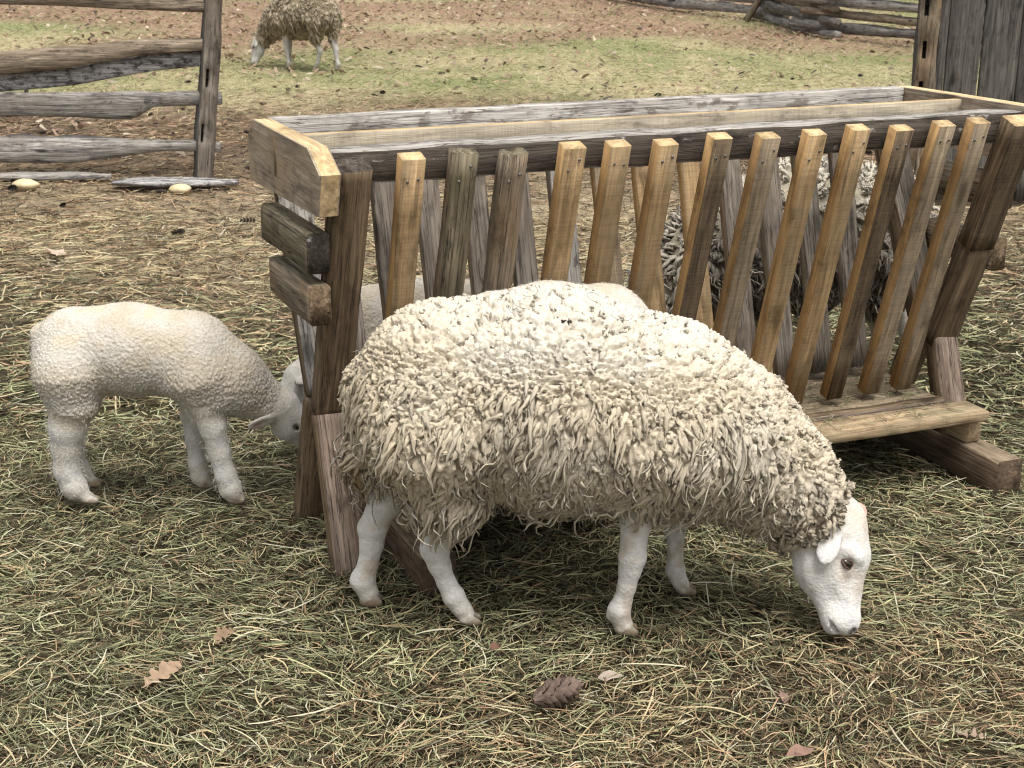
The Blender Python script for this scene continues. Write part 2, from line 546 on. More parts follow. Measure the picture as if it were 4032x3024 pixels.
# front slats
FU = [.146, .259, .375, .519, .631, .752, .891, 1.019, 1.147, 1.268, 1.393, 1.518, 1.623]
FW = [.052, .060, .060, .052, .050, .050, .050, .050, .049, .049, .049, .049, .049]
FM = ['tan', 'mossy', 'old', 'tan', 'tan', 'tan', 'darkslat', 'tangrey', 'tan', 'tan', 'darkslat', 'tangrey', 'tangrey']
for i, (u, w, k) in enumerate(zip(FU, FW, FM)):
    oldie = k in ('mossy', 'old')
    uc = u + w / 2
    zt = HT - .012 + (0.004 * math.sin(i * 2.3))
    s = board('slat', fd, (uc, -.302, zt), (uc + .004 * math.sin(i * 5.1), -.094, .228), (1, 0, 0), w, .039,
              [k, 'old' if oldie else 'cut', 'mossy' if oldie else 'endgrain'], nseg=14 if oldie else 6, rough=.003 if oldie else .0009, seed=i, bev=.005 if oldie else .0025)
    nails(s, [(.05 + .012 * math.sin(i), -.012), (.036 + .01 * math.cos(i * 3), .012)], .0195 if not oldie else .0205, .0038)
    if k == 'mossy': s['label'] = 'grey mossy weathered slat'
    if k == 'darkslat': s['label'] = 'dark stained slat'
# back slats
BU = [.14, .26, .375, .50, .62, .742, .865, .985, 1.125, 1.25, 1.37, 1.49, 1.61]
BM = ['greyslat', 'greyslat', 'greyslat', 'greyslat', 'greyslat', 'silver', 'tangrey', 'tan', 'tan', 'greyslat', 'greyslat', 'greyslat', 'greyslat']
for i, (u, k) in enumerate(zip(BU, BM)):
    fresh = k in ('tan', 'tangrey')
    board('slat', fd, (u + .025, .300, HT - .02), (u + .027, .094, .228), (1, 0, 0), .062 if not fresh else .055, .03,
          [k, 'cut' if fresh else 'old', 'endgrain' if fresh else 'old'], nseg=10, rough=.0012 if fresh else .003, seed=i + 50)
# legs: each end is an X of an upper V and a lower spread
for e, (ua, ub) in enumerate(((0.002, .082), (1.742, 1.822))):
    uc = (ua + ub) / 2; w = ub - ua
    if e == 0:
        board('leg', fd, (uc, -.297, HT - .024), (uc, -.068, .352), (1, 0, 0), w, .056, ['brown', 'brown', 'char'], nseg=26, rough=.003, seed=11, bev=.006)
    else:
        board('leg', fd, (uc, -.300, HT - .016), (uc, -.178, .628), (1, 0, 0), w, .058, ['darkslat', 'brown', 'endgrain'], nseg=8, rough=.001, seed=12)
        board('leg', fd, (uc + .004, -.172, .624), (uc, -.066, .335), (1, 0, 0), w, .056, ['brown', 'brown', 'endgrain'], nseg=12, rough=.003, seed=13)
    board('leg', fd, (uc, .292, HT - .02), (uc, -.005, .372), (1, 0, 0), w - .004, .055, ['silver' if e == 0 else 'greyslat', 'brown', 'old'], nseg=26, rough=.004, seed=14 + e)
    board('leg_brace', fd, (uc, -.075, .347), (uc, -.200, -.016), (1, 0, 0), w, .058, ['brace', 'brown', 'brace'], nseg=20, rough=.0035, seed=17 + e, bev=.006)
    board('leg_brace', fd, (uc, .002, .366), (uc, .165, -.025), (1, 0, 0), w - .004, .052, ['brown', 'brown', 'brace'], nseg=20, rough=.0035, seed=19 + e, bev=.006)
# skids
for e, uc in enumerate((.187, 1.778)):
    sk = board('skid', fd, (uc, -.405, .037), (uc, .44, .037), (1, 0, 0), .081, .130, ['skidtop', 'skid', 'skid'], nseg=16, rough=.002, seed=31 + e, bev=.006)
    board('bearer', fd, (uc - .01, -.262, .138), (uc - .01, .262, .138), (1, 0, 0), .048, .066, ['skid', 'shelf', 'shelf'], seed=33 + e)
# tray and shelves
for k, v in enumerate((-.105, 0, .105)):
    board('tray_board', fd, (.15, v, .187), (1.732, v, .187), (0, 1, 0), .1, .03, ['skidtop', 'shelf', 'shelf'], nseg=8, rough=.001, seed=36 + k)
board('tray_lip', fd, (.16, -.172, .19), (1.725, -.172, .19), (0, 1, 0), .026, .044, ['brown', 'brace', 'brace'], nseg=26, rough=.004, seed=41)
board('tray_lip', fd, (.16, .172, .19), (1.725, .172, .19), (0, 1, 0), .026, .044, ['brown', 'brace', 'brace'], nseg=26, rough=.004, seed=42)
board('shelf_plank', fd, (.10, -.232, .187), (1.786, -.246, .187), (0, 1, 0), .1, .028, ['shelf', 'shelf', 'cut'], nseg=16, rough=.0015, seed=43)
board('shelf_plank', fd, (.10, .242, .187), (1.786, .242, .187), (0, 1, 0), .1, .028, ['shelf', 'shelf', 'cut'], nseg=16, rough=.0015, seed=44)
# end boards
pts = [(-.278, 1.002), (.205, .996), (.268, .948), (.262, .845), (-.338, .868), (-.366, .958)]
eb = poly_board('end_board', fd, pts, -.046, 0.0, ['endboard', 'endgrain'])
pr = [(-.278, 1.0), (.27, .99), (.31, .95), (.30, .85), (-.338, .855), (-.366, .957)]
poly_board('end_board', fd, pr, L_, L_ + .046, ['endboard', 'endgrain'])
board('end_slat', fd, (-.026, .150, .765), (-.026, -.262, .775), (0, 0, 1), .088, .048, ['mossy', 'mossy', 'char'], nseg=12, rough=.0025, seed=51, bev=.006)
board('end_slat', fd, (-.026, .092, .648), (-.026, -.262, .660), (0, 0, 1), .088, .048, ['old', 'mossy', 'brown'], nseg=12, rough=.0025, seed=52, bev=.006)
board('end_slat', fd, (L_ + .026, .145, .765), (L_ + .026, -.195, .765), (0, 0, 1), .088, .048, ['old', 'mossy', 'brown'], nseg=12, rough=.0025, seed=53, bev=.006)
board('end_slat', fd, (L_ + .026, .092, .60), (L_ + .026, -.19, .60), (0, 0, 1), .088, .048, ['old', 'mossy', 'brown'], nseg=12, rough=.0025, seed=54, bev=.006)

# ------------------------------------------------------------------ post with mortise slots
def slotted_post(name, parent, base, top, wdir, w, t, slots, mats, seed=0, slot_w=0.03, depth=0.05, off=0.0, rough=.006):
    """post along local X with real mortise holes in its +Z face; slots = [(x0, x1)]"""
    M, L = frame(base, top, wdir)
    brk = sorted(set([0.0, L] + [s for a in slots for s in a]))
    brk = sorted(brk + [x for x in np.arange(0.053, L - .03, 0.1) if min(abs(x - b_) for b_ in brk) > .02])
    ycols = [-w / 2, off - slot_w / 2, off + slot_w / 2, w / 2]
    V, Q, mi = [], [], []

    def add(p):
        V.append(p); return len(V) - 1

    def jit(x, y, z):
        q = np.array([x * 6, y * 20, z * 20]) + seed
        return (x, y + rough * (float(vnoise(q, 3)) - .5) * 2, z + rough * (float(vnoise(q + 31, 4)) - .5) * 2)
    G = [[add(jit(x, y, t / 2)) for y in ycols] for x in brk]
    B = [[add(jit(x, y, -t / 2)) for y in (-w / 2, w / 2)] for x in brk]
    for i in range(len(brk) - 1):
        mid = (brk[i] + brk[i + 1]) / 2
        hole = any(a < mid < b for a, b in slots)
        for j in range(3):
            if j == 1 and hole:
                r = [G[i][1], G[i][2], G[i + 1][2], G[i + 1][1]]
                d = [add((V[k][0], V[k][1], t / 2 - depth)) for k in r]
                Q.append(tuple(d)); mi.append(1)
                for k in range(4):
                    Q.append((r[k], r[(k + 1) % 4], d[(k + 1) % 4], d[k])); mi.append(1)
            else:
                Q.append((G[i][j], G[i][j + 1], G[i + 1][j + 1], G[i + 1][j])); mi.append(0)
        Q.append((B[i][1], B[i][0], B[i + 1][0], B[i + 1][1])); mi.append(0)
        Q.append((G[i][3], B[i][1], B[i + 1][1], G[i + 1][3])); mi.append(1)
        Q.append((B[i][0], G[i][0], G[i + 1][0], B[i + 1][0])); mi.append(1)
    n = len(brk) - 1
    for r, s in ((0, 1), (n, -1)):
        f = [G[r][0], G[r][1], G[r][2], G[r][3], B[r][1], B[r][0]]
        a, b_ = (f[0], f[1], f[2], f[3]), (f[0], f[3], f[4], f[5])
        Q.append(a[::-1] if s > 0 else a); Q.append(b_[::-1] if s > 0 else b_); mi += [1, 1]
    me = mesh_np(name, np.array(V), Q, smooth=False, mat_idx=mi)
    import bmesh
    bm = bmesh.new(); bm.from_mesh(me); bmesh.ops.recalc_face_normals(bm, faces=bm.faces); bm.to_mesh(me); bm.free()
    return obj(name, me, [MAT[k] for k in mats], parent, M)


def split_rail(name, parent, st, mats, seed=0, K=10, rough=.010, flat=.4):
    """hand-split rail: stations (x, y, zc, half_height, half_depth); wedge-like uneven section"""
    st = np.array(st, float)
    n = max(24, int((st[-1, 0] - st[0, 0]) / .05) if abs(st[-1, 0] - st[0, 0]) > .3 else 24)
    f = np.linspace(0, 1, n)
    s = np.linspace(0, 1, len(st)) if len(st) != 2 else np.array([0, 1.])
    tt = (st[:, 0] - st[0, 0]) / (st[-1, 0] - st[0, 0])
    P = np.column_stack([np.interp(f, tt, st[:, k]) for k in range(5)])
    a = np.linspace(0, 2 * math.pi, K + 1)[:-1]
    ca = np.sign(np.cos(a)) * np.abs(np.cos(a)) ** flat; sa = np.sign(np.sin(a)) * np.abs(np.sin(a)) ** flat
    V = np.zeros((n, K, 3))
    V[:, :, 0] = P[:, None, 0]
    q = np.stack([np.repeat(P[:, :1] * 3, K, 1), np.tile(np.cos(a) * 1.7, (n, 1)) + seed * 7.3, np.tile(np.sin(a) * 1.7, (n, 1))], -1)
    jt = (fbm(q, seed, 3) - .5) * 2
    V[:, :, 1] = P[:, None, 1] + P[:, None, 4] * ca * (1 + .5 * jt)
    V[:, :, 2] = P[:, None, 2] + P[:, None, 3] * sa * (1 + .35 * jt) + rough * jt
    ctr = np.array([P[0, 0], P[:, 1].mean(), P[:, 2].mean()])
    V = V.reshape(-1, 3) - ctr
    i = (np.arange(n - 1)[:, None] * K + np.arange(K)[None])
    j = (np.arange(n - 1)[:, None] * K + (np.arange(K)[None] + 1) % K)
    Q = np.stack([i, j, j + K, i + K], -1).reshape(-1, 4)
    V = np.concatenate([V, V[:K].mean(0)[None], V[-K:].mean(0)[None]])
    T = [(k, n * K, (k + 1) % K) for k in range(K)] + [((n - 1) * K + k, (n - 1) * K + (k + 1) % K, n * K + 1) for k in range(K)]
    # consistent outward normals
    Q = Q[:, ::-1]; T = [(c, b_, a_) for a_, b_, c in T]
    me = mesh_np(name, V, Q, T, smooth=False)
    return obj(name, me, [MAT[mats]], parent, Matrix.Translation(ctr))


# ------------------------------------------------------------------ split-rail fence on the left
fl = empty('split_rail_fence', (-1.74, 8.3, 0))
tag(fl, 'weathered grey split rail fence with slotted post, left of the feeder', 'fence')
O = Vector((-1.74, 8.3, 0))
slotted_post('post', fl, Vector((-1.742, 8.3, -.1)) - O, Vector((-1.575, 8.3, 1.32)) - O, (-.93, -.36, 0), .088, .12,
             [(.30, .40), (.60, .70)], ['greyslat', 'barn'], seed=4, slot_w=.016, off=.02, rough=.008)
def rl(st, mat, seed, **kw):
    st = [(a - O.x, b_ - O.y, c, d * 1.14, e * .62) for a, b_, c, d, e in st]
    split_rail('rail', fl, st, mat, seed, **kw)
rl([(-4.6, 8.36, 1.03, .05, .05), (-3.3, 8.34, .985, .05, .05), (-2.7, 8.32, .972, .045, .05), (-2.1, 8.31, .945, .038, .05), (-1.64, 8.3, .915, .026, .04)], 'fencebrown', 1)
rl([(-4.6, 8.3, .54, .055, .045), (-2.9, 8.28, .60, .055, .045), (-2.45, 8.28, .645, .052, .045), (-2.0, 8.28, .70, .034, .04), (-1.62, 8.3, .722, .026, .03)], 'fencebrown', 2)
rl([(-4.6, 8.34, .42, .05, .035), (-2.95, 8.33, .49, .045, .035), (-2.4, 8.33, .545, .045, .035), (-2.0, 8.33, .615, .042, .035), (-1.62, 8.34, .65, .035, .03)], 'fencewhite', 3)
rl([(-4.6, 8.26, .40, .05, .04), (-2.9, 8.26, .39, .055, .04), (-2.4, 8.26, .395, .062, .04), (-2.08, 8.27, .392, .068, .04), (-1.98, 8.28, .425, .036, .04), (-1.60, 8.3, .43, .030, .03)], 'fencegrey', 4)
rl([(-4.6, 8.3, .12, .06, .06), (-2.9, 8.3, .135, .058, .06), (-2.45, 8.3, .145, .062, .06), (-2.15, 8.3, .16, .045, .055), (-1.95, 8.3, .172, .028, .045), (-1.62, 8.3, .163, .022, .03)], 'fencegrey', 5)

# ------------------------------------------------------------------ board gate / shed corner on the right
gw = empty('board_wall', (2.05, 7.6, 0))
tag(gw, 'dark upright board wall with slotted corner post, far right behind feeder', 'wall', kind='thing')
slotted_post('post', gw, (-.005, 0, -.05), (-.018, 0, 2.0), (-.985, .17, 0), .10, .12, [(.60, .685), (.795, .88), (1.0, 1.09), (1.25, 1.34)], ['old', 'barn'], seed=9, slot_w=.022, off=.014, depth=.06)
xs_ = .058
for k, (bw, mt) in enumerate(((.05, 'barn'), (.172, 'barn'), (.19, 'barn'), (.2, 'barn'), (.18, 'barn'), (.2, 'barn'), (.19, 'barn'), (.2, 'barn'))):
    board('wall_board', gw, (xs_ + bw / 2, .05 + .008 * (k % 2), .02), (xs_ + bw / 2 - .006, .05 + .008 * (k % 2), 2.1), (1, 0, 0), bw - .006, .024, mt, nseg=20, rough=.0025, seed=70 + k, bev=.004)
    xs_ += bw
board('wall_rail', gw, (.06, .09, .35), (xs_, .09, .35), (0, 0, 1), .1, .04, 'barn')
board('wall_rail', gw, (.06, .09, 1.5), (xs_, .09, 1.5), (0, 0, 1), .1, .04, 'barn')

# ------------------------------------------------------------------ snake rail fence on the slope behind
sf_ = empty('snake_rail_fence', (3.6, 19.5, 0))
tag(sf_, 'zigzag rail fence of stacked grey rails along the top right', 'fence')
joints = [(-1.6, 28.3), (.25, 26.6), (1.35, 24.2), (2.1, 21.7), (3.2, 19.5), (3.5, 17.5), (4.65, 15.7), (5.2, 13.6), (6.9, 12.0)]
for jn in range(len(joints) - 1):
    (x0, y0), (x1, y1) = joints[jn], joints[jn + 1]
    d = np.array([x1 - x0, y1 - y0]); d = d / np.linalg.norm(d)
    for lv in range(8):
        z = .05 + lv * .13 + (.06 if jn % 2 else 0)
        e0, e1 = .35 + .2 * random.random(), .35 + .2 * random.random()
        a = np.array([x0, y0]) - d * e0; b_ = np.array([x1, y1]) + d * e1
        Lr = float(np.linalg.norm(b_ - a))
        hh = .040 + .022 * random.random()
        st = [(0, 0, 0, hh, hh), (Lr * .3, .03 * random.uniform(-1, 1), .02 * random.uniform(-1, 1), hh * 1.2, hh * 1.1), (Lr * .7, .03 * random.uniform(-1, 1), .02 * random.uniform(-1, 1), hh, hh), (Lr, 0, 0, hh * .8, hh * .8)]
        r_ = split_rail('rail', sf_, st, random.choice(['snake', 'snake', 'fencegrey', 'fencebrown', 'fencewhite' if lv == 3 else 'snake']), 100 + jn * 10 + lv, K=8, rough=.02)
        r_.matrix_local = Matrix.Translation((a[0] - 3.6, a[1] - 19.5, z + random.uniform(-.02, .02))) @ Matrix.Rotation(math.atan2(d[1], d[0]), 4, 'Z') @ Matrix.Rotation(random.uniform(-.012, .012), 4, 'Y') @ Matrix.Translation((0, 0, 0))
for (x, y, dx, dz) in ((2.95, 19.6, .45, .75), (4.6, 16.0, -.3, .8)):
    r_ = split_rail('prop_stake', sf_, [(0, 0, 0, .035, .035), (.6, .02, 0, .035, .035), (1.25, 0, 0, .025, .025)], 'fencebrown', int(x * 10), K=6, rough=.008)
    r_.matrix_local = Matrix.Translation((x - 3.6, y - 19.5, .0)) @ Matrix.Rotation(-.7, 4, 'Z') @ Matrix.Rotation(-1.0, 4, 'Y')
# ------------------------------------------------------------------ animal bodies: one continuous surface from blended volumes
def d_cone(P, a, r1, b, r2, ys=1.0):
    a = np.array(a, float); b = np.array(b, float)
    if ys != 1.0:
        s = np.array([1, 1 / ys, 1]); yc = (a[1] + b[1]) / 2
        P = P * s; a = a * s; b = b * s
    ba = b - a
    h = np.clip(((P - a) @ ba) / max(float(ba @ ba), 1e-9), 0, 1)
    d = np.linalg.norm(P - a - h[..., None] * ba, axis=-1) - (r1 + (r2 - r1) * h)
    return d


def d_ell(P, c, ax, rad):
    """ellipsoid: ax = (long axis, hint of the flat side's normal)"""
    x = nrm(np.array(ax[0], float)); n = np.array(ax[1], float)
    z = nrm(n - x * (n @ x)); y = np.cross(z, x)
    Q = np.stack([(P - np.array(c)) @ x, (P - np.array(c)) @ y, (P - np.array(c)) @ z], -1)
    rad = np.array(rad)
    k0 = np.linalg.norm(Q / rad, axis=-1); k1 = np.linalg.norm(Q / rad ** 2, axis=-1)
    return k0 * (k0 - 1) / np.maximum(k1, 1e-6)


def prim_d(P, pr):
    if pr['t'] == 'c': return d_cone(P, pr['a'], pr['r1'], pr['b'], pr['r2'], pr.get('ys', 1.0))
    return d_ell(P, pr['c'], pr['ax'], pr['rad'])


def C(g, a, r1, b, r2, k=.03, ys=1.0): return dict(t='c', g=g, a=a, r1=r1, b=b, r2=r2, k=k, ys=ys)
def E(g, c, ax, rad, k=.01): return dict(t='e', g=g, c=c, ax=ax, rad=rad, k=k)


def chain(g, pts, k=.02, ys=1.0):
    return [C(g, pts[i][0], pts[i][1], pts[i + 1][0], pts[i + 1][1], k, ys) for i in range(len(pts) - 1)]


def bbox(pr):
    if pr['t'] == 'c':
        a, b = np.array(pr['a']), np.array(pr['b']); r = max(pr['r1'], pr['r2']) * max(1, pr.get('ys', 1))
        return np.minimum(a, b) - r, np.maximum(a, b) + r
    c = np.array(pr['c']); r = max(pr['rad'])
    return c - r, c + r


def surface_nets(xs, ys, zs, D):
    nx, ny, nz = D.shape
    S = D < 0
    cs = np.zeros((nx - 1, ny - 1, nz - 1), np.int8)
    for dx in (0, 1):
        for dy in (0, 1):
            for dz in (0, 1):
                cs += S[dx:nx - 1 + dx, dy:ny - 1 + dy, dz:nz - 1 + dz]
    act = (cs > 0) & (cs < 8)
    I = np.argwhere(act)
    idx = -np.ones(act.shape, np.int64); idx[act] = np.arange(len(I))
    offs = [(a, b, c) for a in (0, 1) for b in (0, 1) for c in (0, 1)]
    dv = np.stack([D[I[:, 0] + o[0], I[:, 1] + o[1], I[:, 2] + o[2]] for o in offs], 1)
    pv = np.stack([np.stack([xs[I[:, 0] + o[0]], ys[I[:, 1] + o[1]], zs[I[:, 2] + o[2]]], -1) for o in offs], 1)
    acc = np.zeros((len(I), 3)); cnt = np.zeros(len(I))
    for i in range(8):
        for j in range(i + 1, 8):
            if sum(abs(offs[i][k] - offs[j][k]) for k in range(3)) != 1: continue
            mk = (dv[:, i] < 0) != (dv[:, j] < 0)
            tt = np.where(mk, dv[:, i] / np.where(mk, dv[:, i] - dv[:, j], 1), 0)
            acc += np.where(mk[:, None], pv[:, i] + tt[:, None] * (pv[:, j] - pv[:, i]), 0); cnt += mk
    V = acc / cnt[:, None]
    Q = []
    for ax in range(3):
        sl0 = [slice(1, -1)] * 3; sl1 = [slice(1, -1)] * 3
        sl0[ax] = slice(0, -1); sl1[ax] = slice(1, None)
        a, b = S[tuple(sl0)], S[tuple(sl1)]
        E_ = np.argwhere(a != b)
        o = np.ones(3, int); o[ax] = 0
        G = E_ + o
        u, w = [(1, 2), (2, 0), (0, 1)][ax]
        def cell(du, dw):
            g = G.copy(); g[:, u] -= du; g[:, w] -= dw
            return idx[g[:, 0], g[:, 1], g[:, 2]]
        q = np.stack([cell(1, 1), cell(0, 1), cell(0, 0), cell(1, 0)], -1)
        flip = b[E_[:, 0], E_[:, 1], E_[:, 2]]
        q[flip] = q[flip][:, ::-1]
        Q.append(q)
    return V, np.concatenate(Q)


def vert_normals(V, Q):
    n = np.cross(V[Q[:, 2]] - V[Q[:, 0]], V[Q[:, 3]] - V[Q[:, 1]])
    N_ = np.zeros_like(V)
    for k in range(4): np.add.at(N_, Q[:, k], n)
    return nrm(N_)


def axis_grid(lo, hi, fine, coarse, zones):
    out = [lo]
    while out[-1] < hi:
        x = out[-1]
        f = any(a <= x <= b for a, b in zones)
        out.append(x + (fine if f else coarse))
    return np.array(out)


def body_mesh(prims, cuts, fine, coarse, zx, zy, zz):
    lo = np.min([bbox(p)[0] for p in prims], 0) - .02; hi = np.max([bbox(p)[1] for p in prims], 0) + .02
    xs = axis_grid(lo[0], hi[0], fine, coarse, zx); ys = axis_grid(lo[1], hi[1], fine, coarse, zy); zs = axis_grid(lo[2], hi[2], fine, coarse, zz)
    D = np.full((len(xs), len(ys), len(zs)), .5)

    def block(pr, mg):
        a, b = bbox(pr)
        r = [slice(max(np.searchsorted(g, a[k] - mg) - 1, 0), np.searchsorted(g, b[k] + mg) + 1) for k, g in enumerate((xs, ys, zs))]
        P = np.stack(np.meshgrid(xs[r[0]], ys[r[1]], zs[r[2]], indexing='ij'), -1)
        return tuple(r), P
    for pr in prims:
        r, P = block(pr, .05)
        d = prim_d(P, pr); k = pr['k']
        h = np.clip(.5 + .5 * (D[r] - d) / k, 0, 1)
        D[r] = D[r] * (1 - h) + d * h - k * h * (1 - h)
    for pr in cuts:
        r, P = block(pr, .03)
        d = -prim_d(P, pr); k = pr['k']
        h = np.clip(.5 - .5 * (D[r] - d) / k, 0, 1)
        D[r] = D[r] * (1 - h) + d * h + k * h * (1 - h)
    V, Q = surface_nets(xs, ys, zs, D)
    # light smoothing
    for _ in range(2):
        A = np.zeros_like(V); c = np.zeros(len(V))
        for k in range(4):
            np.add.at(A, Q[:, k], V[Q[:, (k + 1) % 4]]); np.add.at(A, Q[:, k], V[Q[:, (k + 3) % 4]]); np.add.at(c, Q[:, k], 2)
        V = V * .5 + .5 * A / c[:, None]
    groups = sorted(set(p['g'] for p in prims))
    gd = {g: np.min([prim_d(V, p) for p in prims if p['g'] == g], 0) for g in groups}
    return V, Q, gd


# ---- wool
def tubes(P, rad, K, side=None, flat=1.0):
    """P (N,S,3) paths, rad (N,S) radii -> verts, quads"""
    Nn, S, _ = P.shape
    T = np.gradient(P, axis=1); T = nrm(T)
    ref = np.where(np.abs(T[:, :1, 2:3]) > .9, np.array([1., 0, 0]), np.array([0, 0, 1.]))
    U = nrm(np.cross(T, np.broadcast_to(ref, T.shape))); W = np.cross(T, U)
    a = np.arange(K) * 2 * math.pi / K
    V = P[:, :, None] + rad[:, :, None, None] * (np.cos(a)[:, None] * U[:, :, None] + flat * np.sin(a)[:, None] * W[:, :, None])
    base = (np.arange(Nn) * S * K)[:, None, None] + (np.arange(S - 1) * K)[None, :, None]
    i = base + np.arange(K); j = base + (np.arange(K) + 1) % K
    Q = np.stack([i, i + K, j + K, j], -1).reshape(-1, 4)
    Q = Q[:, ::-1]
    return V.reshape(-1, 3), Q


def sample_surface(V, Q, mask, n, rng):
    a = np.linalg.norm(np.cross(V[Q[:, 2]] - V[Q[:, 0]], V[Q[:, 3]] - V[Q[:, 1]]), axis=1) * .5
    w = a * mask[Q].mean(1)
    f = rng.choice(len(Q), n, p=w / w.sum())
    uv = rng.random((n, 2))
    q = V[Q[f]]
    p = (q[:, 0] * (1 - uv[:, :1]) + q[:, 1] * uv[:, :1]) * (1 - uv[:, 1:]) + (q[:, 3] * (1 - uv[:, :1]) + q[:, 2] * uv[:, :1]) * uv[:, 1:]
    nn = nrm(np.cross(q[:, 2] - q[:, 0], q[:, 3] - q[:, 1]))
    return p, nn, a.sum()


def thin_points(p, rmin):
    """drop points nearer than about rmin to an earlier one (grid hashing)"""
    key = np.floor(p / rmin).astype(np.int64)
    _, i = np.unique(key, axis=0, return_index=True)
    return np.sort(i)


def fleece(V, Q, mask, spec, rng):
    """staples of wool: clusters of tapered strands that meet at a tip and hang as they get longer"""
    c, n, _ = sample_surface(V, Q, mask, spec['n'] * 3, rng)
    keep = thin_points(c, spec['gap'])[:spec['n']] if spec.get('gap') else np.arange(spec['n'])
    c, n = c[keep], n[keep]
    Nc, M_, S, K = len(c), spec['m'], spec['S'], spec['K']
    up = n[:, 2]
    Ln = spec['len'](c, n, rng)                      # (Nc,)
    rr = spec['rad'](c, n, rng)
    cl = spec['curl'](c, n, rng)
    cc = spec['col'](c, n, rng)                      # (Nc,3)
    down = np.tile(np.array([0, 0, -1.]), (Nc, 1)) + np.array([-.22, 0, 0])
    wob = nrm(rng.normal(size=(Nc, 3)))
    # clumps of neighbouring staples lean the same way
    wob2 = np.stack([fbm(c * 22 + 5, 61, 2), fbm(c * 22 + 15, 62, 2), fbm(c * 22 + 25, 63, 2)], -1) - .5
    gdir = down + wob * .35 + wob2 * 2.0
    gt = gdir - n * np.sum(gdir * n, 1, keepdims=True)
    droop = spec['droop'](c, n)
    tS = np.linspace(0, 1, S)
    pull = np.zeros_like(c)
    if spec.get('groups'):
        # staples bunch together, leaving clefts between the bunches
        sc_ = np.array([1, 1, spec.get('gz', .6)])
        gc = c[rng.choice(Nc, spec['groups'], replace=False)] * sc_
        near = np.empty(Nc, int)
        for i0 in range(0, Nc, 500):
            near[i0:i0 + 500] = np.argmin(((c[i0:i0 + 500, None] * sc_ - gc[None]) ** 2).sum(-1), 1)
        pull = gc[near] / sc_ - c
        pull = pull - n * np.sum(pull * n, 1, keepdims=True)
        pull = pull * np.minimum(1, spec['gmax'] / np.maximum(np.linalg.norm(pull, axis=1, keepdims=True), 1e-6))
        dist_ = np.linalg.norm(pull, axis=1)
        Ln = Ln * (1.12 - .22 * np.clip(dist_ / spec['gmax'], 0, 1))
    off = rng.normal(size=(Nc, M_, 3)); off = off - n[:, None] * np.sum(off * n[:, None], 2, keepdims=True)
    off = nrm(off) * (rng.random((Nc, M_, 1)) ** .5) * (spec['spread'] * rr / .0055)[:, None, None]
    Lm = Ln[:, None] * rng.uniform(.75, 1.15, (Nc, M_))
    side = nrm(np.cross(n, gt + 1e-6)); 
    ph = rng.uniform(0, 6.28, (Nc, M_)) * spec.get('phj', .4) + rng.uniform(0, 6.28, (Nc, 1))
    fr = rng.uniform(.7, 1.5, (Nc, 1)) * spec.get('freq', 1.0)
    P = np.zeros((Nc, M_, S, 3))
    for k, t_ in enumerate(tS):
        a_n = t_ - droop * t_ ** 2 * .75
        a_g = droop * (t_ ** 1.35)
        p = c[:, None] - n[:, None] * spec.get('root', .008) + off * (1 - spec.get('conv', .72) * t_)
        p = p + (pull * (.5 * t_ + .18))[:, None] + Lm[..., None] * ((a_n * (1 - .45 * droop))[:, None, None] * n[:, None] + a_g[:, None, None] * gt[:, None])
        w_ = np.sin(6.28 * fr * t_ + ph) - np.sin(ph)
        w2 = np.cos(6.28 * fr * t_ + ph) - np.cos(ph)
        p = p + (cl[:, None] * w_ * t_ ** .7)[..., None] * side[:, None] + (cl[:, None] * w2 * t_ ** .7 * .8)[..., None] * n[:, None]
        P[:, :, k] = p
    prof = spec['prof'](tS)[None]
    if 'nub' in spec:
        wn = spec['nub'](c, n)[:, None]
        prof = prof * (1 - wn) + prof_nub(tS)[None] * wn
    crimp = 1 + .16 * np.sin(tS[None, None] * 6.28 * 2.6 + rng.uniform(0, 6.28, (Nc, M_, 1)))
    rad = rr[:, None, None] * prof[:, None] * rng.uniform(.75, 1.2, (Nc, M_, 1)) * crimp
    P = P.reshape(Nc * M_, S, 3); rad = rad.reshape(Nc * M_, S)
    VV, QQ = tubes(P, rad, K)
    jit = rng.uniform(.88, 1.08, (Nc, M_, 1))
    ccm = np.repeat((cc[:, None] * jit)[:, :, None], S, 2)
    tip = spec['tip'](c)[:, None, None, None] * (tS ** 1.5)[None, None, :, None]
    tipc = spec['tipcol']
    ccm = ccm * (1 - tip) + tipc * tip
    colr = np.repeat(ccm.reshape(Nc * M_, S, 1, 3), K, 2).reshape(-1, 3)
    ids = np.repeat(np.arange(Nc * M_), S * K)
    ang = np.tile(np.arange(K), Nc * M_ * S) * (9.0 / K)
    tt = np.repeat(np.tile(tS, Nc * M_), K) * 2.0
    lk = np.stack([ids * 1.37 % 97.0, ang + ids * .77 % 31, tt], -1)
    return VV, QQ, colr, lk


def worley(p, seed=0):
    """distances to the nearest and second nearest jittered lattice point"""
    i = np.floor(p).astype(np.int64)
    f1 = np.full(len(p), 9.0); f2 = np.full(len(p), 9.0)
    for dx in (-1, 0, 1):
        for dy in (-1, 0, 1):
            for dz in (-1, 0, 1):
                c = i + np.array([dx, dy, dz])
                q = np.stack([c[:, k] + _hash(c[:, 0], c[:, 1], c[:, 2], seed + 11 * k) for k in range(3)], -1)
                d = np.linalg.norm(p - q, axis=1)
                f2 = np.minimum(f2, np.maximum(f1, d)); f1 = np.minimum(f1, d)
    return f1, f2


